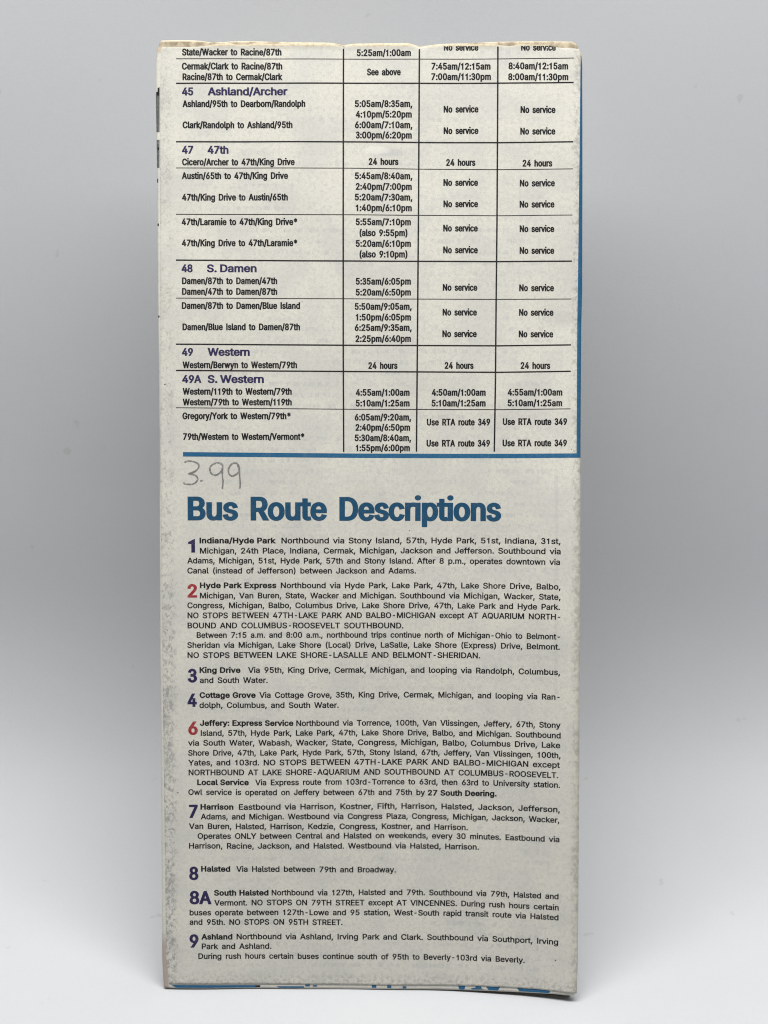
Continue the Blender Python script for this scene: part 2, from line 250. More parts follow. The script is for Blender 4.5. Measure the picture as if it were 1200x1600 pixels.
j|328|103,746 223,746 223,-59,224,-105,216,-144 200,-178,183,-211,159,-236 127,-254,95,-272,55,-281 7,-281 -19,-281 -19,-170 4,-170,38,-170,64,-161 80,-141,95,-122,103,-94 103,-57;164,870,141,870,121,878 105,894,89,909,81,928 81,950,81,972,89,991 105,1006,121,1022,141,1030 164,1030,187,1030,207,1022 223,1006,239,991,248,972 248,950,248,928,239,909 223,894,207,878,187,870
k|748|216,268 216,416 237,416 559,746 708,746 362,392 348,392;103,0 103,1000 223,1000 223,0;578,0 291,365 376,450 732,0
l|372|274,-5,216,-5,173,10 145,40,117,69,103,111 103,166 103,1000 223,1000 223,194,223,160,228,136 236,122,245,109,262,102 287,102,299,102,309,102 315,103,322,104,328,105 334,107 355,5,345,3,332,0 318,-2,303,-4,289,-5
m|1199|103,0 103,746 220,746 221,581 211,581,222,620,238,653 260,680,283,706,309,726 338,739,368,752,399,759 431,759,486,759,531,742 565,709,599,676,621,632 631,579 614,579,623,616,639,648 663,674,686,701,715,722 748,737,782,752,819,759 858,759,902,759,941,750 977,731,1013,712,1041,684 1063,646,1084,608,1095,560 1095,501 1095,0 974,0 974,499,974,553,959,591 929,615,898,638,863,650 823,650,789,650,760,643 736,629,711,614,692,595 679,570,666,546,659,518 659,486 659,0 539,0 539,511,539,552,525,586 497,611,470,637,434,650 392,650,363,650,335,643 310,629,284,616,263,595 247,568,231,542,223,508 223,468 223,0
n|805|223,446 223,0 103,0 103,746 219,746 220,565 201,565,224,634,257,682 299,712,341,741,391,756 447,756,498,756,542,745 580,724,618,704,648,672 669,631,691,589,702,536 702,472 702,0 582,0 582,462,582,521,567,566 537,598,506,631,465,647 413,647,377,647,345,639 316,624,287,608,265,586 248,556,232,526,223,489
o|816|407,-16,340,-16,281,0 230,32,179,64,139,109 110,167,81,225,67,292 67,368,67,446,81,514 110,572,139,630,179,675 230,707,281,740,340,756 407,756,476,756,536,740 587,707,638,675,678,630 706,572,735,514,749,446 749,368,749,292,735,225 706,167,678,109,638,64 587,32,536,0,476,-16;407,91,457,91,499,104 531,130,564,155,588,189 604,231,620,273,628,319 628,368,628,419,620,465 604,507,588,550,564,584 531,610,499,635,457,648 407,648,358,648,317,635 285,610,253,584,229,550 213,508,197,465,189,419 189,368,189,319,197,273 213,231,229,189,253,155 285,130,317,104,358,91
p|834|103,-281 103,746 220,746 220,628 232,628,241,642,254,660 270,680,286,699,308,717 337,733,366,748,403,756 450,756,513,756,567,740 615,709,663,677,700,633 727,575,754,517,767,449 767,371,767,292,754,224 727,166,701,108,663,63 616,32,568,0,513,-16 451,-16,405,-16,368,-8 339,7,310,23,288,41 271,61,255,82,242,100 232,115 223,115 223,-281;433,92,479,92,518,104 549,129,581,153,605,187 621,229,637,271,645,319 645,372,645,425,637,472 621,513,605,555,582,588 550,612,518,636,479,648 433,648,387,648,348,637 317,613,285,590,262,558 246,517,230,476,221,428 221,372,221,317,230,268 246,226,262,184,286,151 318,128,349,104,388,92
q|834|731,-281 611,-281 611,115 602,115,593,100,580,82 564,61,547,41,525,23 496,7,467,-8,430,-16 384,-16,322,-16,267,0 219,32,171,63,134,108 107,166,81,224,67,292 67,371,67,449,81,517 108,575,135,633,172,677 220,709,267,740,322,756 385,756,431,756,469,748 497,733,526,717,548,699 565,680,581,660,594,642 603,628 615,628 615,746 731,746;402,92,447,92,486,104 517,128,549,151,572,184 589,226,605,268,613,317 613,372,613,428,605,476 589,517,573,558,549,590 518,613,486,637,448,648 402,648,355,648,316,636 284,612,253,588,229,555 213,513,197,472,189,425 189,372,189,319,197,271 213,229,230,187,253,153 285,129,317,104,356,92
r|509|103,0 103,746 219,746 219,631 227,631,241,668,265,699 300,722,334,745,374,756 419,756,428,756,439,756 451,756 479,754 479,634,475,634,466,636 452,638,438,639,423,640 407,640,372,640,340,633 313,618,285,604,263,584 247,557,231,531,223,501 223,466 223,0
s|717|358,-16,306,-16,261,-9 220,7,180,22,147,45 121,74,96,104,78,141 70,185 185,209,194,168,214,138 244,118,274,99,311,89 356,89,408,89,450,100 481,122,511,145,527,171 527,202,527,228,518,250 499,267,481,284,453,297 417,305 293,334,226,350,175,375 142,409,109,443,92,486 92,538,92,581,104,619 128,652,152,684,185,710 226,728,268,747,315,756 368,756,419,756,463,748 499,732,535,717,565,695 588,667,610,639,627,606 637,570 527,545,518,573,501,598 477,620,452,643,416,654 368,654,324,654,287,643 257,623,228,602,213,576 213,545,213,517,223,495 244,478,264,461,295,448 338,438 451,411,519,395,569,370 602,337,635,303,651,261 651,209,651,166,639,127 614,93,589,59,555,32 511,13,466,-6,415,-16
t|447|401,746 401,643 13,643 13,746;128,926 248,926 248,192,248,159,254,135 267,120,281,105,303,98 335,98,343,98,352,99 364,100,376,102,387,104 397,105 419,3,407,-1,393,-4 377,-5,362,-7,346,-8 331,-8,266,-8,216,9 181,42,145,75,128,122 128,183
u|806|358,-10,308,-10,264,0 226,21,188,42,158,73 136,115,114,157,103,210 103,273 103,746 223,746 223,283,223,225,239,180 269,147,300,115,341,99 393,99,429,99,461,106 490,122,518,137,540,160 557,190,574,220,582,257 582,300 582,746 702,746 702,0 586,0 586,181 604,181,581,111,548,62 505,33,463,4,414,-10
v|765|319,0 34,746 166,746 325,305,341,260,356,215 367,171,379,126,391,83 404,41 362,41,375,83,387,126 399,171,410,215,424,260 440,305 599,746 730,746 445,0
w|1115|270,0 44,746 171,746 262,420,275,375,288,324 302,268,316,213,330,150 344,81 324,81,338,147,351,209 365,265,378,321,392,373 405,420 495,746 622,746 711,420,723,374,736,322 750,267,764,211,777,149 791,81 769,81,783,148,798,210 812,266,826,322,839,373 852,420 944,746 1070,746 844,0 724,0 627,338 599,442,589,478,580,514 571,551 544,664 571,664 544,551,535,514,526,477 516,442,507,406,497,371 487,338 391,0
x|744|41,0 337,429 336,336 56,746 197,746 290,601,314,564,334,530 352,498,370,466,389,435 407,405 345,405,364,435,382,466 398,498,414,530,434,564 458,601 554,746 691,746 410,332 410,421 703,0 564,0 454,168,430,203,410,236 393,267,376,299,358,328 340,357 402,357,384,328,367,299 351,267,335,236,315,203 291,168 180,0
y|765|93,-272 121,-168 140,-172,164,-177,185,-178 204,-175,223,-171,241,-162 256,-145,271,-129,285,-104 296,-70 319,-3 34,746 166,746 325,305,341,260,355,215 367,170,379,126,391,83 404,41 361,41,374,83,386,126 398,171,410,215,424,260 440,305 600,746 730,746 401,-114,386,-153,368,-185 347,-210,326,-236,302,-254 274,-267,246,-279,215,-285 180,-285,160,-285,142,-284 127,-281,112,-279,100,-276
z|748|82,0 82,90 499,628 499,635 94,635 94,746 654,746 654,650 248,118 248,111 666,111 666,0
0|891|446,-13,371,-13,308,7 255,47,203,88,163,146 135,223,108,299,94,391 94,499,94,607,108,699 136,776,164,853,204,912 256,952,309,993,372,1013 446,1013,519,1013,583,993 635,952,687,912,727,853 755,776,783,699,797,607 797,499,797,391,783,299 755,223,728,146,688,88 636,47,583,7,520,-13;446,97,494,97,536,113 570,145,605,177,631,223 649,283,667,343,676,415 676,499,676,585,667,657 649,717,631,777,605,823 570,855,536,887,494,903 446,903,396,903,355,887 320,855,286,823,260,777 242,717,224,657,215,585 215,499,215,415,224,343 242,283,260,223,286,177 320,145,355,113,396,97
1|790|362,0 362,690 158,690 158,776,300,782,372,850,396,1000 488,1000 488,0
2|891|126,0 126,93 460,450,498,489,530,525 555,555,580,585,598,614 611,642,623,669,630,699 630,730,630,766,621,797 605,823,588,849,566,869 537,883,508,896,476,903 440,903,401,903,367,895 339,880,310,864,288,841 273,813,257,784,250,750 250,711 129,711,129,771,142,824 169,869,197,915,234,950 281,976,329,1001,382,1013 442,1013,502,1013,555,1001 601,976,647,951,684,918 710,875,736,833,749,785 749,732,749,695,742,659 729,624,716,590,693,551 660,508,628,466,583,414 525,353 300,119 300,111 765,111 765,0
3|800|116,797 130,847 159,899 198,944 246,979 301,1004 360,1017 421,1018 480,1007 536,984 585,950 626,906 656,855 674,799 678,740 668,682 645,628 610,580 565,540 513,511 455,493 397,487 310,487 310,603 393,603 432,607 467,618 498,635 524,658 544,685 557,715 562,746 560,778 550,808 533,837 510,862 481,882 447,895 411,902 374,902 338,894 305,879 276,858 254,833 238,804 228,767;310,575 397,575 457,569 517,552 572,524 621,487 660,440 690,387 708,329 713,269 705,209 685,152 653,100 612,55 561,19 505,-6 445,-21 383,-25 321,-17 262,3 208,32 161,72 123,120 96,174 81,226 198,257 208,217 224,185 247,156 276,131 310,113 347,100 387,95 427,97 466,107 501,123 532,145 558,173 577,204 589,237 593,272 590,306 580,340 562,371 538,399 508,423 473,440 435,451 393,455 310,455
4|891|78,207 78,311 485,1000 611,1000 213,326 213,319 812,319 812,207;554,0 554,238 554,287 554,624 674,624 674,0
5|891|435,-13,375,-13,322,-2 275,22,228,45,191,77 163,118,135,159,120,205 117,256 240,256,243,226,253,199 271,175,289,151,312,132 341,118,369,105,400,98 435,98,475,98,511,107 543,127,575,146,600,172 617,205,635,238,644,276 644,319,644,362,635,400 616,435,598,469,572,496 540,515,507,535,470,544 428,544,395,544,362,539 329,528,297,516,271,502 252,483 132,497 189,1000 720,1000 720,889 296,889 263,593 268,593,290,612,317,627 349,639,381,650,415,656 451,656,497,656,539,647 578,631,616,614,650,591 678,561,707,531,729,495 745,454,761,414,768,369 768,321,768,256,754,199 725,149,696,98,657,59 607,30,557,1,499,-13
6|891|445,-13,383,-13,328,1 280,29,231,57,194,96 166,146,139,196,125,254 125,318,125,366,135,417 157,470,178,523,216,589 270,669 496,1000 633,1000 297,513 286,513,295,532,308,550 324,565,341,581,361,594 385,603,408,613,434,617 462,617,523,617,576,605 621,579,666,554,701,518 727,471,752,425,764,371 764,309,764,247,751,191 723,143,695,94,657,56 609,28,562,0,507,-13;445,95,484,95,518,105 548,123,577,142,601,167 618,199,635,232,644,268 644,309,644,351,635,388 618,419,601,451,577,476 548,494,518,512,484,521 445,521,406,521,372,513 342,495,312,477,288,452 271,420,254,389,246,353 246,311,246,269,254,232 271,200,288,167,312,142 342,123,372,105,406,95
7|891|191,0 636,881 636,889 122,889 122,1000 768,1000 768,882 324,0
8|891|445,-13,377,-13,318,-1 266,22,215,46,175,79 146,121,117,164,102,212 102,266,102,308,111,348 128,384,145,420,169,450 199,474,229,498,262,513 300,520 300,525,251,537,212,564 182,605,153,646,138,694 138,748,138,799,151,844 178,884,204,924,240,956 287,979,333,1002,385,1013 445,1013,504,1013,556,1002 602,979,648,956,684,924 710,884,737,844,750,799 750,748,750,694,736,647 706,605,677,564,638,537 591,525 591,520,627,513,661,498 690,474,720,450,744,420 761,384,779,348,788,308 788,266,788,212,773,164 744,121,715,79,674,46 623,22,571,-1,512,-13;445,97,489,97,528,104 560,118,592,133,617,153 635,180,653,206,662,237 662,272,662,310,652,342 634,371,615,399,589,422 556,438,523,454,486,462 445,462,403,462,365,454 333,438,300,422,274,399 255,371,236,342,227,310 227,272,227,237,236,206 253,180,271,153,296,133 329,118,362,104,400,97;445,569,480,569,512,576 539,590,566,604,588,624 604,650,620,675,628,705 628,738,628,772,620,801 605,826,589,851,568,870 541,884,513,897,481,904 445,904,408,904,376,897 349,884,321,870,300,851 284,826,269,801,261,772 261,738,261,705,269,675 284,650,300,624,321,604 349,590,377,576,409,569
9|891|444,1013,506,1013,562,999 610,971,658,943,696,904 723,854,751,804,764,746 764,682,764,634,754,583 733,530,711,477,674,411 619,331 394,0 256,0 593,487 604,487,595,468,582,450 565,435,548,419,528,406 505,397,481,387,456,383 428,383,368,383,315,395 269,421,224,446,189,482 163,529,138,575,125,629 125,691,125,754,139,809 166,858,194,906,232,944 280,972,328,1000,383,1013;444,905,406,905,372,895 342,877,312,858,289,833 272,801,255,768,246,732 246,691,246,650,255,613 272,581,289,549,312,524 342,506,372,488,406,479 444,479,483,479,518,487 548,505,578,523,601,548 618,580,635,612,644,648 644,689,644,731,635,768 618,800,601,833,578,858 548,877,518,895,484,905
/|490|462,1047 140,-150 28,-150 350,1047
.|369|187,-9,163,-9,141,0 124,17,106,35,97,56 97,81,97,106,106,127 124,144,141,162,163,170 187,170,212,170,234,162 251,144,268,127,277,106 277,81,277,56,268,35 251,17,234,0,212,-9
,|369|74,-235 133,140 269,140 166,-235
:|369|187,-9,163,-9,141,0 124,17,106,35,97,56 97,81,97,106,106,127 124,144,141,162,163,170 187,170,212,170,234,162 251,144,268,127,277,106 277,81,277,56,268,35 251,17,234,0,212,-9;187,532,163,532,141,541 124,558,106,576,97,597 97,621,97,647,106,668 124,685,141,703,163,711 187,711,212,711,234,703 251,685,268,668,277,647 277,621,277,597,268,576 251,558,234,541,212,532
;|369|74,-235 133,140 269,140 166,-235;203,532,179,532,158,541 140,558,122,576,113,597 113,621,113,647,122,668 140,685,158,703,179,711 203,711,228,711,250,703 267,685,285,668,293,647 293,621,293,597,285,576 267,558,250,541,228,532
*|891|396,438 404,650 224,536 176,620 366,718 176,816 224,902 404,787 396,1000 492,1000 484,787 663,902 711,816 522,718 711,620 663,536 484,650 492,438
(|537|175,406,175,479,183,556 198,636,213,716,233,793 259,867,284,941,314,1005 347,1060 464,1060,430,990,400,918 375,842,350,766,331,690 317,616,304,542,297,472 297,406,297,347,303,286 315,225,327,164,345,100 370,32,394,-36,426,-109 464,-189 347,-189,291,-92,248,7 219,107,190,208,175,308
)|537|73,-189,113,-108,144,-33 169,35,193,103,211,168 222,229,234,289,240,348 240,406,240,472,233,542 219,616,206,690,187,766 162,842,137,918,108,990 73,1060 190,1060,223,1005,253,941 279,867,304,793,325,716 340,636,354,556,362,479 362,406,362,306,347,205 317,105,288,4,245,-94 190,-189
-|891|662,481 662,369 224,369 224,481
'|405|153,624 138,1000 266,1000 252,624
 |369|
'''
TEXT_DATA = r'''
timetable|T|State/Wacker to Racine/87th|-44.56,-20.86,225.34,225.34
timetable|T|Cermak/Clark to Racine/87th|-44.63,-20.67,222.03,222.03
timetable|T|Racine/87th to Cermak/Clark|-44.49,-20.68,219.53,219.53
timetable|T|Ashland/95th to Dearborn/Randolph|-44.53,-15.21,213.20,213.20
timetable|T|Clark/Randolph to Ashland/95th|-44.55,-18.27,208.21,208.21
timetable|T|Cicero/Archer to 47th/King Drive|-44.71,-17.77,199.45,199.45
timetable|T|Austin/65th to 47th/King Drive|-44.78,-19.37,196.20,196.20
timetable|T|47th/King Drive to Austin/65th|-44.76,-19.43,191.11,191.11
timetable|T|47th/Laramie to 47th/King Drive*|-44.89,-17.20,185.28,185.28
timetable|T|47th/King Drive to 47th/Laramie*|-44.87,-17.21,180.27,180.27
timetable|T|Damen/87th to Damen/47th|-44.88,-22.04,171.24,171.24
timetable|T|Damen/47th to Damen/87th|-44.89,-22.05,168.70,168.70
timetable|T|Damen/87th to Damen/Blue Island|-44.96,-16.59,165.34,165.34
timetable|T|Damen/Blue Island to Damen/87th|-44.83,-16.60,160.26,160.26
timetable|T|Western/Berwyn to Western/79th|-44.89,-17.34,151.18,151.18
timetable|T|Western/119th to Western/79th|-44.88,-18.64,144.84,144.84
timetable|T|Western/79th to Western/119th|-44.89,-18.64,142.29,142.29
timetable|T|Gregory/York to Western/79th*|-44.96,-18.91,138.96,138.96
timetable|T|79th/Western to Western/Vermont*|-44.83,-15.63,134.00,134.00
timetable|T|5:25am/1:00am|-3.00,9.94,225.19,225.18
timetable|T|See above|-0.57,7.51,220.67,220.67
timetable|T|5:05am/8:35am,|-3.47,10.25,213.20,213.19
timetable|T|4:10pm/5:20pm|-3.26,10.16,210.72,210.72
timetable|T|6:00am/7:10am,|-3.47,10.26,208.21,208.21
timetable|T|3:00pm/6:20pm|-3.26,10.17,205.80,205.79
timetable|T|24 hours|-0.17,6.97,199.54,199.54
timetable|T|5:45am/8:40am,|-3.48,10.27,196.16,196.16
timetable|T|2:40pm/7:00pm|-3.27,10.18,193.63,193.63
timetable|T|5:20am/7:30am,|-3.49,10.27,191.11,191.11
timetable|T|1:40pm/6:10pm|-3.27,10.18,188.58,188.58
timetable|T|5:55am/7:10pm|-3.28,9.97,185.24,185.24
timetable|T|(also 9:55pm)|-2.36,9.12,182.66,182.65
timetable|T|5:20am/6:10pm|-3.28,9.97,180.12,180.12
timetable|T|(also 9:10pm)|-2.36,9.12,177.59,177.59
timetable|T|5:35am/6:05pm|-3.29,9.98,171.14,171.13
timetable|T|5:20am/6:50pm|-3.29,9.98,168.54,168.54
timetable|T|5:50am/9:05am,|-3.55,10.14,165.14,165.14
timetable|T|1:50pm/6:05pm|-3.30,9.99,162.59,162.59
timetable|T|6:25am/9:35am,|-3.56,10.14,160.10,160.10
timetable|T|2:25pm/6:40pm|-3.36,9.99,157.46,157.46
timetable|T|24 hours|-0.29,6.77,151.03,151.03
timetable|T|4:55am/1:00am|-3.31,9.69,144.59,144.59
timetable|T|5:10am/1:25am|-3.31,9.70,142.03,142.03
timetable|T|6:05am/9:20am,|-3.58,10.01,138.65,138.65
timetable|T|2:40pm/6:50pm|-3.38,9.81,136.20,136.20
timetable|T|5:30am/8:40am,|-3.58,10.01,133.69,133.69
timetable|T|1:55pm/6:00pm|-3.32,9.77,131.28,131.28
timetable|T|No service|17.70,25.97,226.48,226.45
timetable|T|7:45am/12:15am|14.77,28.87,222.02,221.97
timetable|T|7:00am/11:30pm|14.73,28.97,219.56,219.52
timetable|T|No service|17.68,26.01,211.91,211.89
timetable|T|No service|17.69,26.02,206.84,206.82
timetable|T|24 hours|18.31,25.33,199.33,199.31
timetable|T|No service|17.66,25.95,194.59,194.57
timetable|T|No service|17.67,25.97,189.52,189.51
timetable|T|No service|17.62,25.93,183.76,183.74
timetable|T|No service|17.63,25.95,178.59,178.57
timetable|T|No service|17.55,25.87,169.67,169.65
timetable|T|No service|17.50,25.77,163.76,163.75
timetable|T|No service|17.46,25.74,158.61,158.60
timetable|T|24 hours|18.04,24.99,151.03,151.02
timetable|T|4:50am/1:00am|14.92,27.91,144.59,144.58
timetable|T|5:10am/1:25am|14.92,27.92,142.03,142.02
timetable|T|Use RTA route 349|13.76,28.99,137.47,137.47
timetable|T|Use RTA route 349|13.70,28.96,132.40,132.40
timetable|T|No service|36.04,44.33,226.40,226.34
timetable|T|8:40am/12:15am|33.07,47.28,222.01,221.92
timetable|T|8:00am/11:30pm|32.98,47.34,219.45,219.36
timetable|T|No service|35.95,44.30,211.70,211.65
timetable|T|No service|35.92,44.28,206.63,206.58
timetable|T|24 hours|36.50,43.60,199.07,199.04
timetable|T|No service|35.86,44.23,194.38,194.35
timetable|T|No service|35.84,44.15,189.39,189.35
timetable|T|No service|35.86,44.13,183.56,183.53
timetable|T|No service|35.88,44.16,178.40,178.37
timetable|T|No service|35.81,44.16,169.53,169.51
timetable|T|No service|35.78,44.07,163.69,163.67
timetable|T|No service|35.73,44.03,158.54,158.52
timetable|T|24 hours|36.20,43.33,151.00,150.98
timetable|T|4:55am/1:00am|33.11,46.22,144.62,144.60
timetable|T|5:10am/1:25am|33.12,46.17,142.06,142.04
timetable|T|Use RTA route 349|31.95,47.31,137.57,137.56
timetable|T|Use RTA route 349|31.91,47.26,132.46,132.47
name45|R|45|-44.62,-41.92,215.96,215.96
name45|R|Ashland/Archer|-38.46,-19.47,215.96,215.96
name47|R|47|-44.70,-41.99,202.21,202.21
name47|R|47th|-38.59,-33.60,202.21,202.21
name48|R|48|-44.95,-42.30,174.09,174.09
name48|R|S. Damen|-38.89,-26.98,174.09,174.09
name49|R|49|-44.98,-42.30,154.14,154.14
name49|R|Western|-38.77,-28.70,154.14,154.14
name49A|R|49A|-44.95,-40.34,147.66,147.66
name49A|R|S. Western|-38.81,-25.34,147.66,147.66
heading|H|Bus|-43.80,-31.68,114.61,114.61
heading|H|Route|-28.65,-10.26,114.58,114.58
heading|H|Descriptions|-7.25,31.63,114.52,114.47
num1|Kp|1|-43.75,-42.10,106.85,106.85
para1|B|Indiana/Hyde Park|-41.01,-22.64,109.06,109.06
para1|N|Northbound via Stony Island, 57th, Hyde Park, 51st, Indiana, 31st,|-21.25,45.66,109.06,109.14
para1|N|Michigan, 24th Place, Indiana, Cermak, Michigan, Jackson and Jefferson. Southbound via|-40.93,45.71,106.59,106.70
para1|N|Adams, Michigan, 51st, Hyde Park, 57th and Stony Island. After 8 p.m., operates downtown via|-43.97,45.56,104.22,104.14
para1|N|Canal (instead of Jefferson) between Jackson and Adams.|-43.98,11.22,101.78,101.79
num2|Kr|2|-43.97,-41.65,95.94,95.94
para2|B|Hyde Park Express|-41.02,-22.47,98.22,98.22
para2|N|Northbound via Hyde Park, Lake Park, 47th, Lake Shore Drive, Balbo,|-21.43,45.67,98.22,98.25
para2|N|Michigan, Van Buren, State, Wacker and Michigan. Southbound via Michigan, Wacker, State,|-40.99,45.67,95.74,95.80
para2|N|Congress, Michigan, Balbo, Columbus Drive, Lake Shore Drive, 47th, Lake Park and Hyde Park.|-44.03,45.57,93.36,93.39
para2|N|NO STOPS BETWEEN 47TH-LAKE PARK AND BALBO-MICHIGAN except AT AQUARIUM NORTH-|-44.00,45.68,90.92,91.05
para2|N|BOUND AND COLUMBUS-ROOSEVELT SOUTHBOUND.|-44.01,8.19,88.48,88.49
para2|N|Between 7:15 a.m. and 8:00 a.m., northbound trips continue north of Michigan-Ohio to Belmont-|-41.81,45.63,86.15,86.30
para2|N|Sheridan via Michigan, Lake Shore (Local) Drive, LaSalle, Lake Shore (Express) Drive, Belmont.|-44.09,45.55,83.73,83.84
para2|N|NO STOPS BETWEEN LAKE SHORE-LASALLE AND BELMONT-SHERIDAN.|-44.05,26.70,81.28,81.35
num3|Kp|3|-44.04,-41.76,75.36,75.36
para3|B|King Drive|-41.18,-31.21,77.65,77.65
para3|N|Via 95th, King Drive, Cermak, Michigan, and looping via Randolph, Columbus,|-29.40,45.63,77.65,77.73
para3|N|and South Water.|-41.10,-24.66,75.20,75.20
num4|Kp|4|-44.12,-41.84,69.38,69.38
para4|B|Cottage Grove|-41.21,-27.56,71.57,71.57
para4|N|Via Cottage Grove, 35th, King Drive, Cermak, Michigan, and looping via Ran-|-26.69,45.66,71.57,71.76
para4|N|dolph, Columbus, and South Water.|-41.22,-7.47,69.12,69.12
num6|Kr|6|-43.96,-41.67,62.55,62.55
para6|B|Jeffery: Express Service|-41.15,-18.43,64.74,64.74
para6|N|Northbound via Torrence, 100th, Van Vlissingen, Jeffery, 67th, Stony|-17.76,45.80,64.70,64.97
para6|N|Island, 57th, Hyde Park, Lake Park, 47th, Lake Shore Drive, Balbo, and Michigan. Southbound|-40.95,45.85,62.29,62.50
para6|N|via South Water, Wabash, Wacker, State, Congress, Michigan, Balbo, Columbus Drive, Lake|-44.02,45.76,59.89,60.13
para6|N|Shore Drive, 47th, Lake Park, Hyde Park, 57th, Stony Island, 67th, Jeffery, Van Vlissingen, 100th,|-44.03,45.83,57.44,57.70
para6|N|Yates, and 103rd. NO STOPS BETWEEN 47TH-LAKE PARK AND BALBO-MICHIGAN except|-44.00,45.69,55.04,55.37
para6|N|NORTHBOUND AT LAKE SHORE-AQUARIUM AND SOUTHBOUND AT COLUMBUS-ROOSEVELT.|-43.95,45.35,52.64,52.88
para6|B|Local Service|-41.90,-29.30,50.23,50.23
para6|N|Via Express route from 103rd-Torrence to 63rd, then 63rd to University station.|-27.75,45.76,50.23,50.53
para6|N|Owl service is operated on Jeffery between 67th and 75th by|-44.04,13.45,47.83,47.77
para6|B|27 South Deering.|14.11,30.74,47.73,47.87
num7|Kp|7|-43.92,-41.78,42.17,42.17
para7|B|Harrison|-41.15,-33.06,44.21,44.21
para7|N|Eastbound via Harrison, Kostner, Fifth, Harrison, Halsted, Jackson, Jefferson,|-31.77,45.75,44.21,44.58
para7|N|Adams, and Michigan. Westbound via Congress Plaza, Congress, Michigan, Jackson, Wacker,|-41.05,45.65,41.81,42.03
para7|N|Van Buren, Halsted, Harrison, Kedzie, Congress, Kostner, and Harrison.|-43.93,23.84,39.45,39.43
para7|N|Operates ONLY between Central and Halsted on weekends, every 30 minutes. Eastbound via|-41.86,45.68,37.03,37.32
para7|N|Harrison, Racine, Jackson, and Halsted. Westbound via Halsted, Harrison.|-43.96,26.52,34.62,34.69
num8|Kp|8|-43.94,-41.71,26.90,26.90
para8|B|Halsted|-41.08,-33.91,28.95,28.95
para8|N|Via Halsted between 79th and Broadway.|-32.46,6.41,28.95,28.75
num8A|Kp|8A|-43.88,-38.58,20.95,20.95
para8A|B|South Halsted|-37.94,-24.62,23.07,23.07
para8A|N|Northbound via 127th, Halsted and 79th. Southbound via 79th, Halsted and|-23.90,45.55,23.07,23.40
para8A|N|Vermont. NO STOPS ON 79TH STREET except AT VINCENNES. During rush hours certain|-37.84,45.61,20.63,20.68
para8A|N|buses operate between 127th-Lowe and 95 station, West-South rapid transit route via Halsted|-43.89,45.58,18.22,18.24
para8A|N|and 95th. NO STOPS ON 95TH STREET.|-43.91,-6.60,15.89,15.80
num9|Kp|9|-43.94,-41.75,10.26,10.26
para9|B|Ashland|-41.05,-33.46,12.25,12.25
para9|N|Northbound via Ashland, Irving Park and Clark. Southbound via Southport, Irving|-32.47,45.55,12.25,12.23
para9|N|Park and Ashland.|-40.97,-23.99,9.88,9.88
para9|N|During rush hours certain buses continue south of 95th to Beverly-103rd via Beverly.|-41.81,37.62,7.45,7.30
'''
